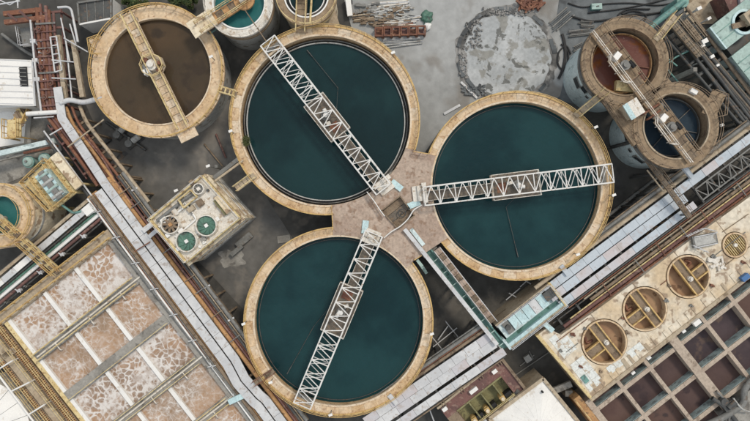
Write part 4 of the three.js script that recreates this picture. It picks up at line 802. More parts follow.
// ---- upper left: red pipe bank and frames
{
  const ord12 = ['first', 'second', 'third', 'fourth', 'fifth', 'sixth', 'seventh', 'eighth', 'ninth', 'tenth', 'eleventh', 'twelfth'];
  const y = 4.4;
  const xs = [[37, 8], [40.5, 4], [43, 18], [46, 6], [49, 10], [53.5, 13]];
  xs.forEach(([x, y0], i) => pipes(['red brown pipe at the left edge of the upper left bank', 'second red brown pipe of the upper left bank', 'third red brown pipe of the upper left bank', 'fourth red brown pipe of the upper left bank', 'fifth red brown pipe of the upper left bank', 'rightmost red brown pipe of the upper left bank'][i], [[x, y0], [x + 5.5, 84], [x + 7 + i * .5, 112], [x + 42 + i * 1.6, 158], [x + 61, 186 - i * 1.2]], [.26, .2, .22, .25, .2, .18][i], y, i % 2 ? M.maroon : M.rust, 'red_pipe', 1.6));
  beamP('upper red steel arm at the top left', [3, 13.5], [41, 9.5], 4.5, 4.6, .5, M.rust);
  beamP('lower red steel arm at the top left', [4, 22], [45, 17], 4.5, 4.6, .5, M.rust);
  solo('arm_brace', 'red diagonal brace between the two red steel arms', 'brace', [bar(P(8, 14, 4.5), P(18, 21, 4.5), .3, .3), bar(P(20, 11, 4.5), P(30, 20, 4.5), .3, .3)], M.maroon);
  rackFrames('rusty frame under the red pipe bank at upper left', [[47, 8], [55, 112]], 14, -14, 4.0, 17, M.maroon);
  rackFrames('rusty frame under the bent red pipes', [[58, 118], [97, 172]], 12, -8, 4.0, 18, M.maroon);
  pipes('tall white pipe frame looping round the red pipe bank', [[58, 7.5, 5.5], [71, 6.5, 5.5], [78, 42, 5.5]], .16, 5.5, M.tray, 'loop_pipe', .8);
  pipes('thin pale pipe at the left side of the red bank', [[30.5, 20], [34.5, 60], [41.5, 113]], .14, 4.8, M.tray);
  for (const [yy, l] of [[42, 'upper'], [61, 'middle'], [80, 'lower']]) { const x = 33 + (yy - 20) * .1; solo('pipe_clamp', l + ' pale clamp block on the thin pipe left of red bank', 'clamp', [box(P(x, yy, 4.3).setY(4.3), .7, .55, .5), bar(P(x, yy, 4.5), P(x + 9, yy - 1, 4.5), .12, .12), bar(P(x, yy, 4.5), P(x + 4.5, yy + 5.5, 4.5), .1, .1)], M.tray); }
  solo('steel_ladder', 'pale ladder frame right of the red pipe bank', 'ladder', [...[[50.5, 37, 55, 72], [56.5, 36.5, 62, 70]].map(([a, b, c, d]) => bar(P(a, b, 5), P(c, d, 5), .16, .16)), ...[0, .25, .5, .75, 1].map(f => bar(P(50.5 + 4.5 * f, 37 + 35 * f, 5), P(56.5 + 5.5 * f, 36.5 + 33.5 * f, 5), .12, .12)), cyl(P(52, 50, 0).setY(0), .1, 5, 8), cyl(P(60, 62, 0).setY(0), .1, 5, 8)], M.tray);
  for (const [x0, y0, x1, y1, l] of [[57.5, 35, 64.5, 99, 'tan concrete beam nearest the red pipe bank'], [72.5, 40, 82, 97, 'tan concrete beam between red bank and thickener tank']]) { beamP(l, [x0, y0], [x1, y1], 4.4, 4.6, .5, M.concreteTan); solo('beam_post', 'posts under the ' + l, 'posts', [cyl(P(x0 + 1, y0 + 6, 0), .2, 4.1, 10), cyl(P(x1 - 1, y1 - 6, 0), .2, 4.1, 10)], M.concrete); }
  for (const [a, b, c, d, l] of [[61, 18, 70, 62, 'first'], [66, 40, 72, 98, 'second'], [70, 24, 76, 44, 'third']]) pipes(l + ' thin grey rail pipe between the tan beams', [[a, b], [c, d]], .1, 4.8, M.tray);
  for (const [a, b, c, d, l] of [[52, 60, 74, 62, 'upper'], [64, 38, 88, 52, 'diagonal'], [52, 78, 76, 79, 'lower']]) pipes(l + ' thin cross pipe over the tan beams', [[a, b], [c, d]], .09, 5.0, M.tray);
  pipes('white stepped duct from the tray to the thickener tank', [[61, 103, 5.2], [70, 99.5, 5.2], [83, 103, 5.2], [103, 97.5, 5.2]], .34, 5.2, M.tray, 'white_duct', .8);
  pipes('white pipe from the tray head to the white building', [[27, 114, 5.0], [58, 112, 5.2]], .3, 5, M.white, 'white_duct');
  pipes('thin white pipe just below the white duct at left', [[34, 118, 4.9], [54, 116.5, 4.9]], .1, 5, M.tray);
  // orange pipes beside the thickener
  [[66, 107], [72, 107], [80, 106]].forEach(([x, yy], i) => pipes(['orange pipe nearest the white tray below the thickener', 'middle orange pipe below the thickener', 'tan pipe nearest the yard below the thickener'][i], [[x, yy], [x + 6, yy + 16], [x + 66 + i * 1.5, yy + 98 - i]], [.24, .18, .24][i], 4.5, [M.orange, M.rust, M.concreteTan][i], 'orange_pipe', 1.2));
  rackFrames('brown frame under the orange pipes below the thickener', [[80, 118], [141, 200]], 9, -4, 4.0, 20, M.brown);
  pipes('thin pale pipe crossing over the orange pipes', [[68, 147], [104, 119.5]], .1, 5.6, M.concreteTan);
  pipes('short pale pipe across the red pipes', [[50, 135], [62, 128]], .1, 5.3, M.tray);
  pipes('thin pale pipe left of the bent red pipes', [[44, 131], [92, 196]], .12, 4.4, M.tray);
  pipes('dark pipe left of the bent red pipes', [[47, 138], [90, 197]], .3, 3.8, M.steelDark);
  pipes('grey pipe between red pipes and the trays', [[72, 150], [98, 186]], .24, 4.2, M.steelGrey);
  solo('frame_truss', 'pale steel truss frame in the top left corner', 'truss', [bar(P(-4, 5, 4.6), P(20, 1, 4.6), .16, .16), bar(P(0, 0, 4.6), P(10, 5, 4.6), .12, .12), bar(P(10, 5, 4.6), P(18, 0, 4.6), .12, .12), bar(P(18, 0, 4.6), P(18, 8, 4.6), .14, .14)], M.tray);
  for (let k = 0; k < 11; k++) { const yy = 24 + k * 8.2, x = 39 + (yy - 20) * .07; solo('tie_strap', ord12[k] + ' steel strap, counted from the top, across the red pipe bank', 'strap', bar(P(x - 4, yy, 4.72), P(x + 16, yy - 1.2, 4.72), k % 2 ? .16 : .24, .08), k % 3 ? M.maroon : M.steelGrey); }
  [[41, 30, .5], [50, 52, .6], [44, 68, .5], [53, 84, .55], [47, 98, .5]].forEach(([x, yy, r], i) => { const c = P(x, yy, 4.6).setY(4.45), v = thing('pipe_valve', ['topmost', 'second', 'third', 'fourth', 'lowest'][i] + ' valve on the red pipe bank', 'valve', c, 'valves on the red pipe bank'); part(v, 'valve_body', box(c, r, .5, r * .8, .3), M.rust); part(v, 'hand_wheel', new THREE.TorusGeometry(r * .6, .06, 6, 16).rotateX(Math.PI / 2).translate(c.x, c.y + .75, c.z), M.maroon); part(v, 'stem', cyl(c.clone().setY(c.y + .45), .06, .3, 6), M.steelGrey); });
  const gr = thing('grated_landing', 'grey grated landing left of the red pipe bank', 'landing', P(22, 38, 0)); part(gr, 'landing_floor', prismPx([[20, 28], [31, 27], [33, 46], [23, 47]], 3.0, 3.12), M.steelGrey); part(gr, 'landing_rail', rail([[20, 28], [23, 47], [33, 46]].map(p => P(...p, 3.12)), 1, .06, 1), M.tray); for (const p of [[21, 29], [32, 45], [24, 46]]) part(gr, 'leg', box(P(...p, 3).setY(0), .15, 3, .15), M.steelDark);
  pipes('grey ground pipe left of the red pipe bank', [[2, 34, .5], [26, 52, .5], [38, 58, .5]], .22, .5, M.steelGrey);
  pipes('small blue drum lying beside the white building', [[33, 78, .6], [33.5, 88, .6]], .5, .6, flat(.08, .16, .30, .5), 'blue_drum');
  // dark roofed shed
  const sh = thing('shed', 'dark flat-roofed shed with white wall beside the thickener tank', 'shed', P(97, 18, 0));
  const K = [[78, 3], [112, -2], [112, 19], [80, 25]].map(p => P(p[0], p[1], 3.6));
  part(sh, 'wall', prism(K.map(p => p.clone()), 0, 3.4), M.white);
  part(sh, 'roof', prism(K.map(p => p.clone().multiplyScalar(1)), 3.4, 3.55), M.steelDark);
  const kc = K.reduce((a, p) => a.add(p), new V3()).multiplyScalar(.25); const kk = K.map(p => p.clone().lerp(kc, .02));
  for (let i = 0; i < 4; i++) part(sh, 'roof_kerb', bar(kk[i].clone().setY(3.68), kk[(i + 1) % 4].clone().setY(3.68), .22, .26), i === 2 ? M.white : M.steelGrey);
  for (let i = 1; i < 4; i++) part(sh, 'roof_seam', bar(K[0].clone().lerp(K[1], i / 4).setY(3.57), K[3].clone().lerp(K[2], i / 4).setY(3.57), .08, .06), M.steelGrey);
  // white building at the left edge
  const b = thing('white_building', 'white sheet-roofed building with a dark louvre at the left edge', 'building', P(10, 90, 0));
  const E0 = P(29, 60, 4.2).setY(0), E1 = P(32, 106, 4.2).setY(0);
  const RW = 11, eave = 4.2, slope = .16, rp = (f, w) => E0.clone().lerp(E1, f).add(new V3(.3 - w, eave + slope * w, 0));
  part(b, 'wall', prism([E0, E1, E1.clone().add(new V3(-RW, 0, .6)), E0.clone().add(new V3(-RW, 0, 0))], 0, eave - .1), M.white);
  for (let i = 0; i < 7; i++) { const f0 = i / 7 + .001, f1 = (i + 1) / 7 - .001, A = rp(f0, 0), B = rp(f1, 0), C = rp(f1, RW), D = rp(f0, RW), pos = []; const quad = (p, q, r, t) => pos.push(...[p, q, r, p, r, t].flatMap(v => [v.x, v.y, v.z])); const dn = p => p.clone().add(new V3(0, -.18, 0)); quad(A, B, C, D); quad(dn(A), dn(D), dn(C), dn(B)); quad(A, dn(A), dn(B), B); quad(B, dn(B), dn(C), C); quad(D, C, dn(C), dn(D)); quad(A, D, dn(D), dn(A)); const g = new THREE.BufferGeometry(); g.setAttribute('position', new THREE.Float32BufferAttribute(pos, 3)); g.computeVertexNormals(); part(b, 'roof_sheet', g, M.white); }
  const lv = part(b, 'louvre', bar(rp(.16, 1.0).add(new V3(0, .06, 0)), rp(.58, 1.0).add(new V3(0, .06, 0)), 1.0, .1), M.black);
  for (let i = 0; i < 5; i++) { const c = rp(.2 + i * .085, .5), d = rp(.2 + i * .085, 1.5); c.y += .13; d.y += .13; part(lv, 'louvre_slat', bar(c, d, .09, .08), M.steelGrey); }
  for (let i = 0; i < 8; i++) part(b, 'roof_lap', bar(rp(.02 + i * .135, .1).add(new V3(0, .03, 0)), rp(.02 + i * .135, 10.8).add(new V3(0, .03, 0)), .07, .06), M.tray);
  part(b, 'gutter', bar(rp(0, -.12).setY(eave - .08), rp(1, -.12).setY(eave - .08), .2, .16), M.tray);
  part(b, 'downpipe', cyl(E0.clone().lerp(E1, .06).add(new V3(.15, 0, 0)), .1, eave, 8), M.tray);
  // yellow stair tower in front of it
  const st = thing('yellow_stair', 'yellow brown stair and platform against the white building', 'stairs', P(22, 118, 0));
  for (let i = 0; i < 12; i++) { const f = i / 11; part(st, 'tread', box(P(31.5 - 14 * f, 92 + 28 * f, 1 + 3 * f).setY(.5 + 3.2 * f), 2.0, .12, .55, -1.05), i % 3 ? M.brown : M.yellowPale); }
  for (const s of [-2.4, 4.4]) part(st, 'stringer', bar(P(31.5 + s, 91 + s * .4, .6), P(17 + s, 121 + s * .4, 3.9), .16, .4), M.yellow);
  part(st, 'platform', prismPx([[7, 120], [21, 118], [21, 138], [7, 139]], 3.7, 3.9), M.yellowPale);
  part(st, 'platform_rail', rail([[7, 120], [7, 139], [21, 138], [21, 119]].map(p => P(...p, 3.9)), 1.05, .1, .9), M.yellow);
  for (const p of [[8, 121], [20.5, 137], [8, 138]]) part(st, 'leg', box(P(...p, 3.7).setY(0), .2, 3.7, .2), M.yellow);
  solo('white_slab', 'low white slab beneath the yellow stair', 'slab', prismPx([[-20, 108], [27, 108], [24, 143], [-20, 150]], 0, 1.2), M.white);
}
// ---- left middle: vessels, beam, press platform
{
  beamP('long teal grey beam across the left edge below white building', [-8, 155], [54, 140.5], 5, 3.2, .7, M.wallBlue);
  beamP('tan low kerb beam under the teal grey beam', [-8, 162], [56, 146], 2.2, 2.4, .4, M.concrete);
  solo('beam_post', 'posts under the long teal grey beam at left', 'posts', [box(P(8, 150.5, 0), .5, 2.5, .5), box(P(40, 143, 0), .5, 2.5, .5)], M.concrete);
  pipes('rusty pipe by the two small green vessels', [[24, 153], [58, 146]], .18, 2.8, M.rust);
  for (const [x, y, l] of [[27, 161.5, 'small green round vessel, left one of the pair'], [43, 158.5, 'small green round vessel, right one of the pair']]) {
    const c = P(x, y, 2.4).setY(0), v = thing('vessel', l, 'vessel', c, 'two small green vessels');
    part(v, 'shell', revolve(c, [[.72, 0], [.72, 2.1], [.6, 2.35], [.3, 2.5], [.01, 2.55]], 28), M.tealRoof); part(v, 'nozzle', cyl(c.clone().setY(2.45), .16, .3, 10), M.steelGrey); part(v, 'flange', ring(c, .7, .82, 1.95, 2.1, 24), M.teal);
  }
  const y = 5.6, O = [49, 158], t = thing('press_platform', 'yellow railed platform with teal machine beside the small left tank', 'platform', P(45, 187, 0));
  const q = (a, b) => uv([50, 157.5], a, b);
  part(t, 'roof_slab', prismPx([q(0, 0), q(9, 0), q(9, 41), q(0, 41)], y - .3, y + .1), M.cream);
  part(t, 'floor', prismPx([q(-36, 4), q(-.2, .2), q(-.2, 44), q(-32, 44)], y - .7, y - .4), M.yellowPale);
  part(t, 'press', [stripG([50, 157.5], -24, -10, 6, 37, y - .4, y + .8)], M.panelBlue);
  part(t, 'press_cover', [stripG([50, 157.5], -20, -14, 5, 38, y + .82, y + 1.1)], M.steelGrey);
  for (let k = 0; k < 4; k++) part(t, 'press_roller', rod(P(...q(-23.5, 10 + k * 8), y + .95), P(...q(-10.5, 10 + k * 8), y + .95), .22, 10), k % 2 ? M.wallGrey : M.tealRoof);
  part(t, 'handrail', rail([q(-36, 4), q(-2, .5), q(-2, 43), q(-32, 43.5)].map(p => P(...p, y - .4)), 1.05, .1, 1, true), M.yellow);
  part(t, 'handrail', rail([q(-26, 6), q(-26, 40)].map(p => P(...p, y - .4)), 1.05, .1, .9), M.yellow);
  part(t, 'handrail', rail([q(-7, 4), q(-7, 40)].map(p => P(...p, y - .4)), 1.05, .1, .9), M.yellow);
  for (const p of [q(-33, 6), q(-3, 3), q(6, 4), q(6, 38), q(-3, 41), q(-30, 41)]) part(t, 'column', box(P(...p, y).setY(0), .3, y - .7, .3, .66), M.yellowPale);
  part(t, 'drop_pipe', tube([P(...q(-20, 44), 4.8), P(...q(-16, 58), 4.8), P(...q(-8, 62), 4.8), P(...q(-8, 62), 0)], .16, 8, .4), M.teal);
  const F = plateBridge('footbridge', 'yellow footbridge from the small left tank over the pipes to aeration basin', P(23, 241, 6.6), P(59, 273, 4.3), LN(8, 5), M.yellowPale, M.yellow, { planks: 12, alt: M.brown, rt: .09 });
  const G = plateBridge('small_tank_bridge', 'yellow walkway bridge over the small left tank', P(-14, 208, 6.75), P(19, 236, 6.75), LN(8, 6.5), M.yellowPale, M.yellow, { planks: 8, alt: M.brown, rt: .1 });
  part(G.t, 'drive_head', [cyl(G.q(2.2, 0, .05), .7, .9, 16)], M.cream);
  part(G.t, 'column', cyl(G.q(2.2, 0, 0).setY(0), .4, 6.6, 14), M.concrete);
  part(F.t, 'leg', [box(P(44, 259, 5).setY(0), .3, 5.0, .3)], M.brown);
  solo('tank_kerb_walk', 'tan curved walk below the small left tank', 'walkway', [bar(P(-6, 247, 4.5), P(20, 243, 4.5), LN(6, 4.5), .3), box(P(6, 245, 0), .4, 4.3, .4)], M.rim);
  // rack along the upper side of the aeration basin
  const ln = [[-12, 293], [96, 202.5]];
  cableTray('white cable tray running past the small left tank', [[-10, 291.5], [91.5, 205]], 6.2, 4.7, [M.tray, M.white]);
  solo('junction_box', 'white boxed head of the tray near the left rack crossing', 'box', stripG([86, 212], -2, 7, -5, 4, 3.9, 4.85), M.white);
  rackFrames('steel rack along the upper edge of the aeration basin', ln, -8, 19, 3.9, 24, M.steelGrey);
  beamP('tan kerb beam on the tank side of the upper basin rack', off(ln, -7)[0], off(ln, -7)[1], 3, 4.5, .35, M.concreteTan);
  pipes('dark pipe next to the white tray by the small tank', off(ln, 5), .14, 4.15, M.steelDark);
  pipes('green pipe in the rack above the aeration basin', off(ln, 8), .16, 4.17, M.green);
  pipes('bright white pipe in the rack above the aeration basin', off(ln, 11.5), .2, 4.2, M.white);
  pipes('grey pipe in the rack above the aeration basin', off(ln, 9.8), .09, 4.15, M.tray);
  pipes('dark red pipe in the rack nearest the aeration basin', off(ln, 15.5), .2, 4.2, M.maroon);
  for (let k = 0; k < 4; k++) { const p = off(ln, 18)[0], q2 = off(ln, 18)[1], f = .18 + k * .2; const c = P(p[0] + (q2[0] - p[0]) * f, p[1] + (q2[1] - p[1]) * f, 4.4); solo('pipe_bracket', ['leftmost', 'second', 'third', 'rightmost'][k] + ' pale bracket on the rack edge above the aeration basin', 'bracket', [box(c.clone().setY(4.0), .5, .5, .35, .6), bar(c.clone().add(new V3(-.4, .2, -.2)), c.clone().add(new V3(.4, .2, .2)), .1, .1)], M.tray, 'brackets on the rack above the aeration basin'); }
  solo('rust_plate', 'rusty plate at the head of the left cable tray', 'plate', [stripG([92, 200], -2, 9, -5, 6, 4.0, 4.4)], M.orange);
}
console.log('left racks done');
// ---- right rack
{
  const ln = [[365, 422], [549, 288], [756, 133.5]], W1 = [M.tray, M.tray, M.tray, M.trayPink], W2 = [M.trayBlue, M.trayBlue, M.trayBlue, M.trayPink];
  const la = [[365, 422], [491, 335.5]], lb = [[545, 291], [756, 133.5]];
  cableTray('pale cable tray nearest the lower settling tank, right rack lower half', la, 8.8, 5.3, W1);
  cableTray('middle pale cable tray on the lower half of the right rack', off([[365, 422], [490, 336]], 9.0), 8.6, 5.28, W1);
  cableTray('outer pale cable tray on the lower half of the right rack', off([[365, 422], [493, 334]], 20.5), 8, 5.2, W1);
  cableTray('long blue grey cable tray running up to the right edge', lb, 8.4, 5.3, W2);
  cableTray('middle blue grey cable tray beside the long tray', off([[545, 291], [680, 190]], 9.4), 8.6, 5.28, W2);
  cableTray('outer pinkish cable tray on the upper half of the right rack', off([[548, 289], [683, 188]], 20.2), 7.6, 5.2, [M.trayPink, M.trayBlue]);
  rackFrames('dark steel pipe rack under the lower half of right trays', la, -14, 25, 4.7, 22, M.steelDark, { brace: 1 });
  rackFrames('dark steel pipe rack under the upper half of right trays', lb, -15, 24, 4.7, 19, M.steelDark, { brace: 1 });
  rackFrames('low rack carrying the red brown pipes beside the filter block', [[562, 336], [760, 189]].map(p => p), -16, 3, 3.8, 24, M.steelDark);
  const full = [[370, 418], [549, 288], [756, 133.5]];
  pipes('brown pipe above the trays of the right rack, lower half', off([[368, 420], [492, 334]], -7.5), .22, 5.0, M.brown);
  pipes('tan pipe above the trays of the right rack, upper half', off([[540, 295], [756, 133.5]], -8.5), .28, 5.1, M.concreteTan);
  pipes('grey pipe on the tank side of the right rack, upper half', off([[546, 290], [756, 134]], -13.5), .24, 5.05, M.steelGrey);
  pipes('dark pipe on the tank side of the right rack, lower half', off([[372, 417], [488, 336]], -12), .26, 5.0, M.steelGrey);
  const lr = [[549, 288], [756, 133.5]];
  pipes('thin pale pipe between right trays and red brown pipes', off([[566, 275], [756, 133.5]], 30), .11, 4.1, M.concreteTan);
  beamP('olive grey beam between right trays and red brown pipes', off([[570, 272], [760, 130]], 34.5)[0], off([[570, 272], [760, 130]], 34.5)[1], 2.6, 4.2, .3, M.brown);
  pipes('thick red brown pipe beside the cream filter block', off([[540, 295], [760, 130.5]], 39.5), .24, 4.2, M.maroon);
  pipes('thin red pipe closest to the cream filter block', off([[540, 295], [760, 130.5]], 43), .15, 4.1, M.rust);
  pipes('yellowish pipe between olive beam and red brown pipe', off([[548, 289], [760, 130.5]], 37), .1, 4.1, M.yellowPale);
  [[-11, .08, M.steelGrey, 'thin grey'], [-16, .1, M.brown, 'thin brown'], [25.5, .12, M.steelDark, 'thin black'], [27.5, .08, M.rust, 'thin rusty']].forEach(([o, r, m, n]) => pipes(n + ' conduit along the upper half of the right rack', off([[552, 286], [756, 133.5]], o), r, 4.86 + r, m, 'conduit'));
  [[-10, .09, M.rust, 'thin rusty'], [-15.5, .1, M.steelGrey, 'thin grey'], [27, .1, M.brown, 'thin brown']].forEach(([o, r, m, n]) => pipes(n + ' conduit along the lower half of the right rack', off([[368, 420], [488, 336.5]], o), r, 4.86 + r, m, 'conduit'));
  for (let k = 0; k < 7; k++) { const f = (k + rr(.1, .8)) / 7, p = [572 + 180 * f, 270.5 - 134.5 * f], q = off([p, [p[0] + 1.8, p[1] - 1.345]], 28)[0], q2 = off([p, [p[0] + 1.8, p[1] - 1.345]], 45)[0]; solo('pipe_strap', ['first', 'second', 'third', 'fourth', 'fifth', 'sixth', 'seventh'][k] + ' strap from the left across the red brown pipes', 'strap', bar(P(...q, 4.5), P(...q2, 4.5), .12, .06), k % 2 ? M.steelGrey : M.rust, 'straps on the red brown pipes'); }
  // bare lattice trusses where the outer trays end
  const lt = thing('lattice_truss', 'bare dark lattice truss below the long tray near right edge', 'truss', P(725, 170, 0));
  for (const o of [8, 21]) part(lt, 'chord', bar(P(...off([[690, 183], [758, 132]], o)[0], 5.1), P(...off([[690, 183], [758, 132]], o)[1], 5.1), .18, .18), M.steelGrey);
  for (let k = 0; k < 6; k++) { const f = k / 6, g = (k + .5) / 6, h = (k + 1) / 6, A = off([[690, 183], [758, 132]], 8), B = off([[690, 183], [758, 132]], 21), pt = (L, x) => P(L[0][0] + (L[1][0] - L[0][0]) * x, L[0][1] + (L[1][1] - L[0][1]) * x, 5.1); part(lt, 'lattice_bar', bar(pt(A, f), pt(B, g), .12, .12), M.steelGrey); part(lt, 'lattice_bar', bar(pt(B, g), pt(A, h), .12, .12), M.steelGrey); part(lt, 'lattice_bar', bar(pt(A, f), pt(B, f), .12, .12), M.steelGrey); }
  for (const p of [[700, 184], [738, 156], [712, 190], [748, 163]]) part(lt, 'column', box(P(...p, 0), .22, 5.0, .22), M.steelGrey);
  // overhead conveyor walkway from the red tank across the rack
  const g1 = plateBridge('overhead_walkway', 'narrow brown overhead walkway from twin tanks across the right rack', P(603, 99, 8.75), P(690, 217, 6.4), LN(5.2, 8), M.brown, M.brown, { planks: 22, alt: M.grate, rt: .05 });
  for (const f of [.35, .62, .97]) part(g1.t, 'trestle', [bar(g1.q(g1.len * f, -.3, -.2), g1.q(g1.len * f, -.3, 0).setY(0), .2, .2), bar(g1.q(g1.len * f, .3, -.2), g1.q(g1.len * f, .3, 0).setY(0), .2, .2)], M.steelDark);
  pipes('dark conduit beside the narrow overhead walkway', [[647, 170, 7.2], [664, 192, 6.8]], .1, 7, M.concreteTan);
  // cross pipes and valves at the near foot of the rack
  const vf = thing('valve_frame', 'thin white pipe cross on the dark ground right of lower tank', 'pipe frame', P(440, 335, 0));
  for (const [a, b, c, d] of [[446, 322, 458, 337], [433, 347, 457, 328], [432, 337, 445, 353], [438, 340, 448, 326]]) part(vf, 'pipe', rod(P(a, b, .8), P(c, d, .8), .08, 8), M.tray);
  for (const p of [[446, 322], [457, 336], [434, 346], [444, 352]]) part(vf, 'post', cyl(P(...p, .8).setY(0), .07, .8, 8), M.tray);
  const vg = thing('pipe_stand', 'thin pale pipe stand between right settling tank and teal channel house', 'pipe stand', P(528, 285, 0));
  for (const [a, b, c, d] of [[524, 280, 531, 284], [509, 293, 519, 299], [506, 300, 520, 288], [520, 287, 531, 277]]) part(vg, 'pipe', rod(P(a, b, 1.2), P(c, d, 1.2), .08, 8), M.tray);
  for (const p of [[524, 280], [510, 294], [519, 298.5]]) part(vg, 'post', cyl(P(...p, 1.2).setY(0), .07, 1.2, 8), M.tray);
}
// ---- teal channel house, effluent channel and white pipe from the deck
{
  const y = 5.2, t = thing('effluent_channel', 'narrow green water channel running from the central deck', 'channel', P(455, 285, 0));
  const a = [411, 229], b = [505, 349];
  const q = (f, o) => { const dx = b[0] - a[0], dy = b[1] - a[1], l = Math.hypot(dx, dy); return [a[0] + dx * f - dy / l * o, a[1] + dy * f + dx / l * o]; };
  part(t, 'channel_floor', prismPx([q(.14, -3.2), q(1, -3.2), q(1, 3.2), q(.14, 3.2)], y - 1.0, y - .55), M.green);
  part(t, 'channel_water', sheet([q(.14, -2.6), q(.99, -2.6), q(.99, 2.6), q(.14, 2.6)], y - .3), M.waterGreen);
  for (const o of [-3.1, 3.1]) part(t, 'channel_wall', prismPx([q(.14, o - .7), q(1, o - .7), q(1, o + .7), q(.14, o + .7)], y - .95, y), o < 0 ? M.teal : M.wallGrey);
  for (const f of [.3, .55, .8]) part(t, 'pier', box(P(...q(f, 0), y).setY(0), 1.0, y - 1, .5, .9), M.concrete);
  for (let f = .16; f < .97; f += .1) part(t, 'channel_tie', bar(P(...q(f, -3.2), y).setY(y + .06), P(...q(f, 3.2), y).setY(y + .06), .12, .1), M.tealRoof);
  part(t, 'deck_cover', prismPx([q(-.0, -2), q(.135, -2), q(.135, 2), q(.0, 2)], RIM + .17, RIM + .35), M.wallBlue);
  solo('white_pipe', 'long straight white pipe beside the green channel', 'pipe', [bar(P(404.5, 229, 5.95), P(497, 344.5, 5.75), .52, .4), cyl(P(455, 292, 5.5).setY(0), .2, 5.55, 10)], M.tray);
  const w = plateBridge('channel_walkway', 'brown walkway with thin rails along the green channel', P(436.5, 249, 5.75), P(493, 322, 5.75), LN(7.5, 5.7), M.deck, M.tray, { planks: 14, alt: M.brown, rt: .06 });
  part(w.t, 'pier', box(w.q(w.len * .55, 0, 0).setY(0), .5, 5.5, .5, .9), M.concrete);
  solo('side_steps', 'small greenish steps at the end of deck left of white pipe', 'steps', Array.from({ length: 5 }, (_, i) => box(P(419.5 + i * 1.5, 263 + i * 2.2, 5).setY(4.9 - i * .5), 1.1, .3, .4, -.9)), M.tealRoof);

  const yh = 5.4, h = thing('channel_house', 'pale blue covered tank with teal channel where the racks meet', 'covered tank', P(525, 322, 0));
  const O = [497, 326], Z = (a0, a1, b0, b1, y0, y1) => stripG(O, a0, a1, b0, b1, y0, y1);
  part(h, 'tank_body', Z(0, 66, 0, 25, 0, yh - .6), M.wallBlue);
  for (let k = 0; k < 5; k++) part(h, 'cover_panel', Z(12.5 + k * 8.6, 20.6 + k * 8.6, 1.6, 15.2 - (k % 2) * .3, yh - .6, yh - .05 + (k % 3) * .03), k === 3 ? M.tray : M.panelBlue);
  part(h, 'grey_hatch', Z(4.5, 11.8, 1.6, 14.5, yh - .6, yh - .3), M.steelGrey);
  part(h, 'channel_water', sheet([uv(O, -2, 15.8), uv(O, 62, 15.8), uv(O, 62, 20.8), uv(O, -2, 20.8)], yh - .57), M.waterGreen);
  part(h, 'side_lip', Z(-2, 66, 21.2, 25, yh - .6, yh), M.panelBlue);
  part(h, 'kerb', Z(-3, 67, 25.1, 27.3, 0, yh + .1), M.concreteTan);
  part(h, 'kerb', Z(-1, 66, -1.8, -.1, 0, yh + .1), M.concreteTan);
  part(h, 'end_kerb', Z(66.1, 68.5, -2, 27, 0, yh + .15), M.yellowPale);
  part(h, 'end_kerb', Z(-4.6, -2.1, 14, 27, 0, yh + .15), M.wallBlue);
  part(h, 'handrail', rail([uv(O, -1, -1), uv(O, 66, -1), uv(O, 67, 26), uv(O, -3, 26)].map(p => P(...p, yh + .15)), 1, .06, 1.4), M.tray);
  part(h, 'gate_wheel', cyl(P(...uv(O, 8, 8), yh).setY(yh - .3), .35, .5, 12), M.steelDark);
  part(h, 'gate_box', box(P(...uv(O, 60, 7), yh).setY(yh - .6), 1.4, .9, 1.2, .66), M.steelDark);
  solo('link_slab', 'pale blue slab linking channel house and cream filter block', 'slab', [bar(P(543, 322, 5.25), P(553, 331, 5.25), LN(5, 5), .18)], M.panelBlue);
}
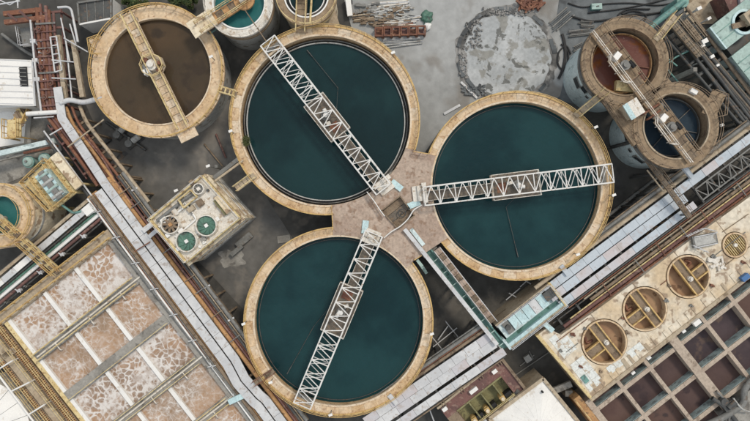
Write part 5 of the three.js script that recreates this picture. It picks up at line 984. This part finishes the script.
// ---- sludge block, white roof
{
  const y = 3.8, O = [440, 409], t = thing('pump_station', 'maroon pump platform with sunken olive tank and yellow pumps', 'pump station', P(475, 400, 0));
  part(t, 'platform', prismPx([uv(O, 0, -2), uv(O, 78, -2), uv(O, 78, 12), uv(O, 0, 12)], 0, y), M.maroon);
  part(t, 'platform', prismPx([uv(O, 68, 12.05), uv(O, 78, 12.05), uv(O, 78, 40), uv(O, 68, 40)], 0, y), M.maroon);
  part(t, 'platform', prismPx([uv(O, 0, 12.05), uv(O, 12, 12.05), uv(O, 12, 44), uv(O, 0, 44)], 0, y), M.brown);
  part(t, 'tank_floor', stripG(O, 12.05, 67.95, 12.1, 44, 0, y - 1.3), M.olive);
  for (const b of [11.4, 33]) part(t, 'tank_wall', stripG(O, 12.05, 67.95, b, b + 1.6, y - 1.3, y + .1), M.olive);
  for (const a of [26, 41, 56]) part(t, 'tank_wall', stripG(O, a, a + 1.4, 13.1, 32.9, y - 1.3, y - .05), M.olive);
  part(t, 'walkway', stripG(O, 12.05, 67.95, 35, 41, y - .5, y), M.brown);
  for (const b of [-2.8, 42]) part(t, 'kerb', stripG(O, -2, 80, b, b + 2, 0, y + .3), M.concreteTan);
  part(t, 'kerb', stripG(O, 78.1, 81, -.7, 41.9, 0, y + .3), M.brown);
  for (const a of [21, 37, 56]) {
    const c = P(...uv(O, a, 27), y - 1).setY(y - 1.3); const p = part(t, 'pump', [cyl(c, .42, 1.0, 14), box(c.clone().setY(y - .3), .7, .5, .7, .6)], M.yellow); part(p, 'pump_cap', cyl(c.clone().setY(y + .2), .25, .25, 10), M.cream);
    const d = P(...uv(O, a + 6, 36.5), y).setY(y); part(t, 'motor_box', box(d, .8, .6, .6, .6), M.wallGrey);
    part(t, 'dark_valve', box(P(...uv(O, a + 7, 28), y - 1).setY(y - 1.3), 1.0, 1.2, .6, .66), M.black);
  }
  part(t, 'handrail', rail([uv(O, 12, 32), uv(O, 68, 32)].map(p => P(...p, y + .1)), 1, .06, 1.2), M.yellowPale);
  for (const [a, b, l] of [[38, 5, 'larger white box on the maroon pump platform'], [66, 3, 'small white box at upper corner of the maroon platform'], [4, 2, 'small white box at lower left corner of maroon platform']]) solo('white_box', l, 'box', box(P(...uv(O, a, b), y).setY(y), a === 38 ? 1.2 : .7, .5, .5, .66), M.white);
  solo('dark_drum', 'dark horizontal drum between pump platform and white roof', 'drum', [rod(P(514, 390, 3.2), P(523, 396.5, 3.2), .75, 16), box(P(518, 393, 0), 1.0, 2.6, .6)], M.steelDark);
  // framing bars between trays and pump station
  for (let k = 0; k < 4; k++) solo('tie_bar', ['lowest', 'second lowest', 'second highest', 'highest'][k] + ' pair of brown tie bars between trays and maroon pump platform', 'bars', [bar(P(434 + k * 18.5, 393 - k * 13.6, 4.4), P(444 + k * 18.5, 407 - k * 13.6, 4.0), .1, .14), bar(P(436.5 + k * 18.5, 391.4 - k * 13.6, 4.4), P(446.5 + k * 18.5, 405.4 - k * 13.6, 4.0), .1, .14)], M.brown, 'tie bars beside the maroon pump platform');
  pipes('thin white pipe sloping under the right rack trays at the bottom', [[428, 405, 1.5], [435, 424, 1.5]], .1, 1.5, M.tray);

  const yw = 4.4, V = [[543, 377], [584, 427], [530, 470], [488, 418]];
  const r = thing('white_roof_building', 'white membrane roof with tan kerb at the bottom edge', 'building', P(537, 420, 0));
  const K = V.map(p => P(...p, yw)), cen = K.reduce((a, p) => a.add(p.clone()), new V3()).multiplyScalar(.25);
  part(r, 'wall', prism(K.map(p => p.clone()), 0, yw - .3), M.concreteTan);
  for (let i = 0; i < 4; i++) part(r, 'kerb', bar(K[i].clone().lerp(cen, .03).setY(yw - .05), K[(i + 1) % 4].clone().lerp(cen, .03).setY(yw - .05), .45, .5), M.concreteTan);
  const In = K.map(p => p.clone().lerp(cen, .055)), ap = cen.clone().setY(yw + 1.3);
  for (let i = 0; i < 4; i++) { const g = new THREE.BufferGeometry(), a = In[i].clone().setY(yw - .1), b = In[(i + 1) % 4].clone().setY(yw - .1), N = 8, pos = []; const pt = (u, v) => { const e = a.clone().lerp(b, u), p = e.lerp(ap, v); p.y = yw - .1 + 1.3 * Math.sin(v * Math.PI / 2) ; return p; }; for (let x = 0; x < N; x++) for (let z = 0; z < N; z++) { const A = pt(x / N, z / N), B = pt((x + 1) / N, z / N), C = pt((x + 1) / N, (z + 1) / N), D = pt(x / N, (z + 1) / N); pos.push(...[A, B, C, A, C, D].flatMap(p => [p.x, p.y, p.z])); } g.setAttribute('position', new THREE.Float32BufferAttribute(pos, 3)); g.computeVertexNormals(); part(r, 'roof_sheet', g, M.white); for (const u of [.02, .2, .4, .6, .8]) part(r, 'roof_seam', ribbon([0, .2, .4, .6, .8, .97].map(v => pt(u, v).add(new V3(0, .0, 0))), .022, 14), M.white); }
  part(r, 'roof_vent', cyl(cen.clone().lerp(In[0], .75).setY(yw + .3), .14, .5, 10), M.black);
  solo('cross_slab', 'grey teal slab crossing the gap beside the white roof', 'slab', [bar(P(553, 391, 3.2), P(571, 383.5, 3.2), LN(6, 3), .4), box(P(562, 387, 0), 1, 2.9, .8)], M.concrete);
  solo('slab_heap', 'white stained rubble sacks at the lower edge by the white roof', 'sacks', Array.from({ length: 12 }, () => box(P(500 + rr(-7, 9), 419 + rr(-4, 6), 1).setY(rr(0, .4)), rr(.5, 1.2), rr(.3, .6), rr(.4, .8), rr(0, 3))), M.whiteDirty).userData.kind = 'stuff';
  const gp = thing('ground_pipes', 'thin grey pipes on the dark ground between channel house and white roof', 'pipes', P(535, 362, 0));
  for (const [a, b, c, d] of [[514, 376, 552, 350], [520, 366, 534, 355], [529, 351, 533, 359]]) part(gp, 'pipe', rod(P(a, b, .15), P(c, d, .15), .09, 8), M.steelGrey);
  part(gp, 'valve_box', box(P(527, 358, 0), .9, .5, .9, .6), M.wallGrey);
}
console.log('right racks done');

// ------------------------------------------------------------------ upper right: dark racks, teal roofs
{
  const V = (O, a, b) => uv(O, a, b);
  // teal roofed building with round opening
  const y = 5.5, t = thing('teal_building', 'teal roofed building with round opening at the right edge', 'building', P(745, 45, 0));
  const O = [709, 28], op = []; for (let i = 0; i < 36; i++) op.push([744 + 10.5 * Math.cos(i / 36 * 6.2832), 22 + 10.5 * Math.sin(i / 36 * 6.2832)]);
  part(t, 'upper_roof', prismPx([V(O, 0, 0), V(O, 70, 0), V(O, 70, 27), V(O, 0, 27)], y - .4, y, [op]), M.tealRoof);
  part(t, 'lower_roof', prismPx([V(O, 0, 36), V(O, 70, 36), V(O, 70, 84), V(O, 0, 84)], y - .4, y), M.tealRoof);
  part(t, 'gutter', prismPx([V(O, 1, 27.05), V(O, 70, 27.05), V(O, 70, 35.95), V(O, 1, 35.95)], 0, y - 1.6), M.steelDark);
  for (const [b0, b1] of [[1, 26], [37, 83]]) part(t, 'wall', prismPx([V(O, 1, b0), V(O, 3, b0), V(O, 3, b1), V(O, 1, b1)], 0, y - .42), M.wallBlue);
  const c = P(744, 22, y).setY(0), R = LN(10.5, y); part(t, 'opening_well', revolve(c, [[R, y], [R, 1]], 40), M.steelDark);
  part(t, 'opening_kerb', ring(c, R - .05, R + .3, y, y + .18, 40), M.panelBlue);
  for (const [b, bb] of [[9, 0], [18, 0], [46, 0], [56, 0], [66, 0], [76, 0]]) part(t, 'roof_rib', bar(P(...V(O, 1, b), y).setY(y + .03), P(...V(O, b < 20 ? 24 : 68, b), y).setY(y + .03), .1, .06), M.teal);
  part(t, 'roof_edge', bar(P(...V(O, .6, 0), y).setY(y + .06), P(...V(O, .6, 27), y).setY(y + .06), .18, .12), M.panelBlue);
  const d = thing('tan_drive', 'tan drive unit standing in the round opening of teal roof', 'drive unit', c.clone());
  part(d, 'drive_column', cyl(c, .6, y + .2, 14), M.brown); part(d, 'drive_box', box(c.clone().add(new V3(.5, y + .2, -.5)), 2.0, .9, 1.7, .6), M.concreteTan); part(d, 'drive_beam', bar(new V3(c.x - R - .4, y + .28, c.z + .7), new V3(c.x + R + .5, y + .28, c.z - .2), .7, .2), M.brown); part(d, 'drive_cap', box(c.clone().add(new V3(.6, y + 1.1, -.5)), 1.0, .3, .9, .6), M.cream);
  // dark stepped racks running down to the right rack (dense parallel pipes)
  const A0 = [676, 14], A1 = [762, 124], px = off([A0, A1], 0);
  rackFrames('dark rack of parallel pipes beside the teal building', [A0, A1], -12, 20, 4.2, 15, M.steelDark);
  const rows = [[-11, .16, M.grate], [-8.5, .2, M.brown], [-6, .14, M.grate], [-3, .22, M.steelDark], [0, .18, M.grate], [3, .14, M.steelDark], [6, .22, M.steelDark], [9.5, .18, M.steelDark], [13, .2, M.steelDark], [17, .18, M.steelDark]];
  const ord = ['first', 'second', 'third', 'fourth', 'fifth', 'sixth', 'seventh', 'eighth', 'ninth', 'tenth'];
  rows.forEach(([o, r, m], i) => { const q = off([A0, A1], o); pipes(ord[i] + ' pipe, counted from the teal building, in the dark upper right rack', [[q[0][0] + rr(-4, 6), q[0][1] + rr(-5, 8)], q[1]], r, 4.33 + r, m); });
  // paler walkway on that rack
  const wk = plateBridge('rack_walkway', 'brown slatted walkway at the head of the dark upper right rack', P(672, 22, 5.3), P(700, 56, 5.3), LN(7, 5), M.brown, M.concreteTan, { planks: 12, alt: M.grate, rt: .05 });
  for (const f of [.15, .8]) part(wk.t, 'leg', box(wk.q(wk.len * f, 0, 0).setY(0), .3, 5.1, .3), M.steelDark);
  const wk2 = plateBridge('rack_walkway', 'second brown walkway beside the teal building gable', P(684, 20, 5.0), P(700, 40, 5.0), LN(6, 5), M.brown, M.concreteTan, { planks: 8, rt: .05 });
  for (const f of [.15, .8]) part(wk2.t, 'leg', box(wk2.q(wk2.len * f, 0, 0).setY(0), .3, 4.8, .3), M.steelDark);
  // green pipe and frames
  pipes('bright green sloping pipe above the red tank', [[649, 28, 5], [684, 1, 5]], .42, 5, M.teal, 'green_pipe');
  solo('green_tank_end', 'green flanged pipe end near the top edge at right', 'flange', [cyl(P(682, 2, 4.4).setY(0), .8, 4.6, 18)], M.teal);
  const gf = thing('green_pipework', 'thin green pipe frame between red tank and dark racks', 'frame', P(672, 65, 0));
  for (const [a, b, c2, d2] of [[664, 66, 676, 57], [668, 59, 677, 66], [666, 68, 678, 82], [676, 57, 690, 50]]) part(gf, 'frame_pipe', rod(P(a, b, 4.5), P(c2, d2, 4.5), .1, 8), M.teal);
  for (const p of [[664.5, 66], [678, 81.5], [689, 51]]) part(gf, 'post', cyl(P(...p, 4.5).setY(0), .1, 4.5, 8), M.teal);
  // small pale boxes on the roof gap
  [[703, 42, .8, 'pale box nearest the teal gable'], [702, 46, .5, 'small pale box below the pale gable box'], [711, 57, .55, 'pale box on the rack near the dark gutter'], [717, 65.5, .4, 'tiny pale box far down the dark rack'], [698, 9, .6, 'pale box at the top of the upper right yard'], [708, 19, .5, 'pale box beside the teal roof corner']].forEach(([x, yy, s, l]) => solo('pale_box', l, 'box', [box(P(x, yy, 4.6).setY(0), s * .3, 4.6, s * .3), box(P(x, yy, 4.6).setY(4.6), s, s * .6, s * .7, .5)], M.white));
  struct('dirt_yard', prismPx([[686, -30], [800, -30], [740, 0], [712, 24], [694, 24], [684, 12]], -.1, .07), M.concreteTan);
  solo('brick_roof_corner', 'maroon sheet roof in the top right corner', 'roof', prismPx([[722, -6], [736, -6], [738, 8], [730, 12]], 0, 3), M.maroon);
  solo('white_gable', 'pale roof corner at the top right beside teal building', 'roof', prismPx([[739, -8], [770, -8], [752, 4], [741, 7]], 0, 3.4), M.trayPink);
  beamP('tan low wall along the dark ground below the blue tank', [640, 199], [760, 108], 3, 1.6, 1.6, M.concrete);
  pipes('dark ground pipe below the right settling tank', [[560, 262], [640, 198], [700, 152]], .3, .6, M.steelDark);
  pipes('grey ground pipe below the twin tanks', [[600, 222], [662, 174]], .24, .8, M.steelGrey);
}
// ------------------------------------------------------------------ round pad and scrap yard
{
  const c = P(507, 56, .3).setY(0), R = LN(47, 0);
  const t = thing('round_pad', 'round stained concrete pad of a removed tank', 'pad', c);
  const ed = []; for (let i = 0; i < 90; i++) { const a = i / 90 * Math.PI * 2, r = (R - .45) * (1 + .014 * Math.sin(5 * a) + .014 * Math.sin(11 * a + 1) + .012 * Math.sin(23 * a)); ed.push(new V3(c.x + r * Math.cos(a), 0, c.z + r * Math.sin(a))); }
  part(t, 'pad_top', prism(ed, -.1, .16), M.padTop);
  for (let k = 0; k < 44; k++) { if (rnd() < .6) continue; const a = k / 44 * Math.PI * 2, r = R + rr(-.25, .3); const p = new V3(c.x + r * Math.cos(a), .06, c.z + r * Math.sin(a)); part(t, 'broken_kerb', box(p, rr(.3, .7), rr(.1, .3), rr(.9, 2.6), -a + rr(-.12, .12)), rnd() < .3 ? M.rubble : M.slate); }
const eo = []; for (let i = 0; i < 140; i++) { const a = i / 140 * Math.PI * 2, r = (R + .55) * (1 + .02 * Math.sin(4 * a + .6) + .018 * Math.sin(9 * a + 2) + .016 * Math.sin(17 * a) + .012 * Math.sin(31 * a + 1)); eo.push(new V3(c.x + r * Math.cos(a), 0, c.z + r * Math.sin(a))); }
  part(t, 'rubble_bed', prism(eo, -.1, .1), M.rubble);
  // black liner strip and scaffold bundles right of the pad
  solo('liner_strip', 'curved black liner strip right of the round pad', 'liner', revolve(P(512, 53, 0).setY(0), [[LN(54), .05], [LN(54), .32], [LN(51.6), .32], [LN(51.6), .05]], 24, -.36, .52), M.rubber);
  const heap = (l, n, x, y, dx, dy, m, sx, sz, hgt) => { const s = solo('rubble_heap', l, 'rubble', Array.from({ length: n }, () => box(P(x + rr(-dx, dx), y + rr(-dy, dy), .2).setY(rr(.02, hgt)), rr(.2, sx), rr(.12, .35), rr(.2, sz), rr(0, 3))), m); s.userData.kind = 'stuff'; return s; };
  heap('grey rubble along the upper left edge of the round pad', 70, 474, 34, 8, 15, M.rubble, .3, .22, .15);
  heap('dark scattered rubble above the round pad', 110, 505, 12, 24, 4, M.rubble, .32, .22, .15);
  heap('grey rubble along the left edge of round pad', 80, 463, 62, 4, 16, M.rubble, .3, .2, .12);
  heap('pale rubble between the round pad and right settling tank', 50, 474, 90, 12, 5, M.slate, .45, .3, .15);
  heap('brown broken timber at the top edge above the pad', 36, 530, 4, 11, 4, M.rust, 1.8, .3, .5);
  solo('plank', 'pale long plank lying left of the right settling tank', 'plank', bar(P(444, 114, .2), P(460, 105, .2), .35, .12), M.tray);
  solo('plank', 'pale plank leaning at lower left edge of the pad', 'plank', bar(P(461, 82, .25), P(477, 98, .25), .3, .12), M.tray);
  // scaffold bundles
  const bundle = (l, x, y, len, w, ang, m, n) => { const c0 = P(x, y, .1).setY(.05), g = thing('scaffold_bundle', l, 'bundle', c0, 'bundles of dark bars in the upper right yard'); const d = new V3(Math.cos(ang), 0, Math.sin(ang)), q = new V3(-d.z, 0, d.x); for (let i = 0; i < n; i++) { const o = (i / (n - 1) - .5) * w, e = rr(-.25, .25); part(g, 'bar', bar(c0.clone().addScaledVector(d, -len / 2 + e).addScaledVector(q, o).setY(.2 + (i % 2) * .12), c0.clone().addScaledVector(d, len / 2 + e).addScaledVector(q, o).setY(.2 + (i % 2) * .12), w / n * .8, .14), i % 3 ? m : M.steelGrey); } };
  bundle('slanting bundle of dark grey bars beside the black liner', 560.5, 20, 3.3, 1.5, -.72, M.slate, 7);
  bundle('upper dark brown bundle left of the red tank', 586, 24, 1.9, .95, .05, M.steelDark, 5);
  bundle('lower dark brown bundle left of the red tank', 580, 33, 3.0, .8, -.12, M.steelDark, 5);
  bundle('small dark bundle close to the red tank wall', 578, 47, 1.4, .6, -.5, M.steelDark, 4);
  // hoses
  const hose = (l, pts, r = .14) => solo('hose', l, 'hose', ribbon(pts.map(p => P(p[0], p[1], .2).setY(.05 + r)), r, 80), M.rubber);
  hose('black hose sweeping across the upper right yard', [[570, 16], [590, 21], [612, 19], [628, 15], [650, 14], [680, 8]]);
  hose('black hose nearer the top edge of the upper right yard', [[568, 3], [582, 7], [604, 4], [630, 3], [660, 5], [690, -2]], .1);
  hose('looped black hose above the red tank', [[622, 14], [634, 11], [646, 16], [640, 24], [626, 22], [618, 16], [626, 10], [650, 9]], .12);
  hose('black hose coil between pad and red tank', [[561, 44], [567, 50], [568, 62], [563, 70], [558, 64], [559, 52], [566, 46], [571, 54]], .12);
  hose('long straight hose in the upper right yard', [[588, 13], [620, 9], [655, 2], [690, -8]], .1);
  const tb = P(596.5, 6.5, .6), tt = thing('teal_crate', 'teal crate in the upper right yard near the top edge', 'crate', tb.clone().setY(.04));
  part(tt, 'crate_body', box(tb.clone().setY(.04), 1.4, .6, .75, .05), M.teal); part(tt, 'crate_lid', box(tb.clone().setY(.645), 1.45, .08, .8, .05), M.tealRoof); part(tt, 'handle', box(tb.clone().add(new V3(.1, .13, 0)).setY(.73), .4, .08, .12, .2), M.steelDark);
}
{
  // scrap stacks top centre
  const st = (l, n, x0, x1, y0, y1, m, r) => { const a = P((x0 + x1) / 2, (y0 + y1) / 2, 0), t = thing('pipe_stack', l, 'pipe stack', a.setY(.06), 'stacks of pipe and sheet in the scrap yard'); for (let i = 0; i < n; i++) { const f = (i + .5) / n, y = y0 + (y1 - y0) * f, e = rr(-4, 4), k = rr(-1.2, 1.2); part(t, 'stacked_pipe', rod(P(x0 + e, y + k + 1.5, .3).setY(.06 + r + (i % 2) * r * 1.2), P(x1 + e, y - k - 1.5, .3).setY(.06 + r + (i % 2) * r * 1.2), r, 8), m[i % m.length]); } };
  st('stack of white pipes at the top of the scrap yard', 8, 372, 408, 1, 11, [M.whiteDirty, M.tray, M.wallGrey], .12);
  st('stack of long pale pipes in the middle of scrap yard', 6, 384, 419, 17, 26, [M.tray, M.whiteDirty], .1);
  st('flat stack of grey bars below the rusty frames', 6, 384, 421, 38.5, 46, [M.tray, M.wallGrey], .09);
  st('brown timber stack left of the white pipes', 5, 352, 372, 12, 22, [M.brown, M.concreteTan], .12);
  for (let k = 0; k < 6; k++) { const x = 379 + k * 8.4, y = 33.6 - k * .35, c = P(x, y, .3).setY(.06), t = thing('scrap_cage', ['leftmost', 'second', 'third', 'fourth', 'fifth', 'rightmost'][k] + ' rusty steel box frame in the scrap row', 'steel frame', c, 'row of rusty box frames'); const s = .5, h = .9; for (const a of [-s, s]) for (const b of [-.55, .55]) part(t, 'frame_post', box(c.clone().add(new V3(a, 0, b)), .2, h, .2), M.rust); for (const a of [-s, s]) part(t, 'frame_rail', box(c.clone().add(new V3(a, h, 0)), .22, .2, 1.3), M.rust); for (const b of [-.55, .55]) part(t, 'frame_rail', box(c.clone().add(new V3(0, h + .003, b)), .78, .18, .2), M.rust); part(t, 'frame_plate', box(c.clone().setY(.06), .8, .25, .9), k % 2 ? M.maroon : M.rust); }
  solo('rusty_plate', 'rusty plate pile behind the rusty box frames', 'plates', [box(P(384, 27.5, .1).setY(.06), 2.0, .3, .7, .1), box(P(404, 26, .1).setY(.06), 2.6, .25, .5, .15)], M.rust);
  const tp = P(427.5, 17, .4), tg = new THREE.SphereGeometry(1, 18, 10, 0, Math.PI * 2, 0, Math.PI / 2); { const p = tg.attributes.position; for (let i = 0; i < p.count; i++) { const x = p.getX(i), y = p.getY(i), z = p.getZ(i), k = 1 + .16 * Math.sin(5 * x + 3 * z) + .1 * Math.sin(9 * z - 4 * y); p.setXYZ(i, x * .85 * k, y * .75 * k, z * 1.05 * k); } tg.computeVertexNormals(); tg.translate(tp.x, .05, tp.z); }
  solo('green_tarp', 'crumpled green tarpaulin heap at the right of scrap yard', 'tarpaulin', tg, M.green);
  const sg = new THREE.SphereGeometry(.5, 14, 8); { const p = sg.attributes.position; for (let i = 0; i < p.count; i++) { const x = p.getX(i), y = p.getY(i), z = p.getZ(i), k = 1 + .2 * Math.sin(9 * x + 7 * z); p.setXYZ(i, x * k, Math.max(-.25, y * .7 * k), z * k * 1.2); } sg.computeVertexNormals(); const w = P(428, 26.5, .3); sg.translate(w.x, .32, w.z); }
  solo('white_sack', 'white sack below the green tarpaulin', 'sack', sg, M.white);
  const pk = P(349, 7, .6), tr = thing('white_trailer', 'narrow white flatbed trailer near the dark top tank', 'trailer', pk.clone().setY(.06));
  part(tr, 'bed', box(pk.clone().setY(.6), .75, .25, 2.6, .12), M.white); for (const z of [-.8, .8]) for (const x of [-.38, .38]) part(tr, 'wheel', new THREE.CylinderGeometry(.27, .27, .16, 16).rotateZ(Math.PI / 2).translate(pk.x + x, .33, pk.z + z), M.rubber); part(tr, 'side_board', [box(pk.clone().add(new V3(-.36, 0, 0)).setY(.85), .06, .25, 2.5, .12)], M.tray); part(tr, 'axle', [bar(new V3(pk.x - .38, .5, pk.z), new V3(pk.x + .38, .5, pk.z), .4, .2)], M.steelDark);
  const hp = (l, n, x, y, dx, dy, m, sx, sz) => { const s = solo('scrap_heap', l, 'scrap', Array.from({ length: n }, () => box(P(x + rr(-dx, dx), y + rr(-dy, dy), .2).setY(rr(.06, .3)), rr(.3, sx), rr(.1, .35), rr(.15, sz), rr(-.4, .4))), m); s.userData.kind = 'stuff'; };
  hp('loose pale scrap around the white pipe stack', 60, 392, 13, 20, 7, M.wallGrey, 1.3, .2);
  hp('loose brown scrap around the scrap stacks', 70, 385, 17, 24, 10, M.brown, 1.2, .25);
  hp('loose dark scrap at the left end of scrap yard', 26, 366, 10, 10, 6, M.steelGrey, 1.2, .4);
}
// ------------------------------------------------------------------ yard machines, plants, lamps
{
  const pump = (x, y, a, l) => { const c = P(x, y, .5).setY(.03), t = thing('yard_pump', l, 'pump', c, 'pumps on the yard below the thickener'); const d = new V3(Math.cos(a), 0, Math.sin(a)); part(t, 'skid', box(c, 2.6, .2, 1.1, -a), M.steelDark); part(t, 'motor', rod(c.clone().addScaledVector(d, -1.0).setY(.8), c.clone().addScaledVector(d, .1).setY(.8), .42, 14), M.wallGrey); part(t, 'casing', [cyl(c.clone().addScaledVector(d, .7).setY(.2), .5, .9, 16), rod(c.clone().addScaledVector(d, .7).setY(1), c.clone().addScaledVector(d, .7).add(new V3(.1, 1.0, -.9)), .18, 10)], M.steelGrey); part(t, 'end_cap', rod(c.clone().addScaledVector(d, -1.15).setY(.8), c.clone().addScaledVector(d, -1.0).setY(.8), .36, 12), M.concreteTan); };
  pump(121.5, 131.5, 2.3, 'grey yard pump nearer the orange pipes'); pump(134, 141, 2.5, 'grey yard pump nearer the open asphalt');
  solo('drain_grate', 'dark drain grate on the yard beside the orange pipes', 'drain', [box(P(122, 156, 0).setY(.03), 1.7, .04, .7, .72)], M.steelDark);
  solo('yard_box', 'dark box on the yard below the yard pumps', 'box', [box(P(109, 141, 0).setY(.03), .9, .6, .5, .6)], M.steelDark);
  pipes('dark ground pipe behind the yard pumps', [[106, 122, .4], [146, 150, .4]], .2, .4, M.steelDark);
  pipes('red ground pipe near the foot of the upper settling tank', [[216, 134, .3], [226, 158, .3]], .14, .3, M.maroon);
  pipes('thin brown ground pipe left of the upper settling tank', [[204, 144, .2], [224, 168, .2]], .1, .3, M.brown);
  solo('hatch_cover', 'pale hatch cover on the ground near the lower settling tank', 'hatch', box(P(284, 239, 0).setY(.03), 1.8, .12, 1.0, .15), M.concrete);
  solo('low_skid', 'grey low skid at the foot of cooling tower', 'skid', [box(P(245, 240, 0).setY(.03), 2.6, .6, .9, .7), box(P(238, 250, 0).setY(.03), 2.0, .9, .6, .7)], M.steelGrey);
  struct('pale_puddle_stain', sheet(blob(232, 258, 13, 40, .18, .7), .036), M.concrete);
  // lamps beside the tank rims
  const lamp = (x, y, l) => { const h = 7.2, c = P(x, y, h).setY(0), t = thing('lamp_post', l, 'lamp', c, 'slim lamp posts beside the tanks'); part(t, 'pole', cyl(c, .07, h - .1, 8, .05), M.steelGrey); part(t, 'lamp_head', box(c.clone().setY(h - .1), .5, .14, .3, .4), M.white); };
  [[211, 56.5, 'lamp post between thickener and upper settling tank'], [230.5, 131, 'lamp post at the lower left rim of the upper settling tank'], [208, 166, 'lamp post above the cooling tower'], [243.5, 324, 'lamp post at the left rim of lower settling tank'], [270.5, 382.5, 'lamp post where left rack meets lower settling tank'], [330.5, 415, 'lamp post below the lower settling tank'], [432, 334, 'lamp post at the right rim of lower settling tank'], [578, 254.5, 'lamp post between right settling tank and cable trays'], [614, 195, 'lamp post right of the right truss bridge end'], [596, 127, 'lamp post below the gangway of the red tank'], [176, 190.5, 'lamp post at the upper left side of cooling tower'], [722, 125, 'lamp post right of the blue tank'], [393, 52.5, 'lamp post at the upper right rim of upper settling tank']].forEach(a => lamp(...a));
  // shrubs
  function shrub(x, y, h, r, l, n, name = 'shrub') {
    const c = P(x, y, h).setY(0), t = thing(name, l, name === 'weed' ? 'weed' : 'shrub', c);
    const stems = []; for (let i = 0; i < 5; i++) { const a = rr(0, 6.28); stems.push(rod(c.clone(), new V3(c.x + r * .5 * Math.cos(a), h * .8, c.z + r * .5 * Math.sin(a)), .05 + .02 * h, 5)); }
    part(t, 'trunk', stems, M.brown);
    const lobes = Array.from({ length: 9 }, () => { const a = rr(0, 6.28), q = r * Math.sqrt(rnd()) * .8; return [q * Math.cos(a), h * rr(.6, 1), q * Math.sin(a), r * rr(.3, .5)]; });
    for (let k = 0; k < 3; k++) { const pos = []; for (let i = 0; i < n / 3; i++) { const b = lobes[Math.floor(rnd() * 9)], th = rr(0, 6.28), ph = Math.acos(rr(-1, 1)), q = b[3] * Math.cbrt(rnd()); const p = new V3(c.x + b[0] + q * Math.sin(ph) * Math.cos(th), Math.max(.1, b[1] + q * Math.cos(ph) * .7), c.z + b[2] + q * Math.sin(ph) * Math.sin(th)), e = new V3(rr(-1, 1), rr(-.5, .5), rr(-1, 1)).setLength(rr(.1, .22)), f = new V3(rr(-1, 1), rr(-.6, .6), rr(-1, 1)).setLength(rr(.06, .12)); const A = p.clone().add(e), B = p.clone().add(f), C = p.clone().sub(e), D = p.clone().sub(f); pos.push(...[A, B, C, A, C, D].flatMap(v => [v.x, v.y, v.z])); } const g = new THREE.BufferGeometry(); g.setAttribute('position', new THREE.Float32BufferAttribute(pos, 3)); g.computeVertexNormals(); part(t, 'crown', g, leafMats[k]); }
  }
  shrub(138, 3, 2.6, 1.1, 'green shrub behind the top of the brown thickener tank', 2400);
  shrub(125, -1, 2.2, 1.0, 'darker green shrub between the shed and thickener tank', 1800);
  shrub(188, 0, 2.4, 1.2, 'green shrub at top edge right of the thickener tank', 2400);
  shrub(176, -4, 2.4, 1.5, 'small green shrub cut by the top edge above thickener', 1500);
  { const c = P(246.5, 141, RIM); const t = thing('weed', 'tuft of green weeds on the rim of the upper settling tank', 'weed', c.clone()); const pos = []; for (let i = 0; i < 260; i++) { const a = rr(0, 6.28), q = .5 * Math.sqrt(rnd()), b = new V3(c.x + q * Math.cos(a), RIM, c.z + q * 1.3 * Math.sin(a)), d = new V3(rr(-.35, .35), rr(.15, .5), rr(-.35, .35)), s = new V3(-d.z, 0, d.x).setLength(.04); pos.push(...[b.clone().add(s), b.clone().sub(s), b.clone().add(d)].flatMap(v => [v.x, v.y, v.z])); } const g = new THREE.BufferGeometry(); g.setAttribute('position', new THREE.Float32BufferAttribute(pos, 3)); g.computeVertexNormals(); part(t, 'leaves', g, leafMats[2]); }
}
console.log('all built');
renderer.render(scene, camera);
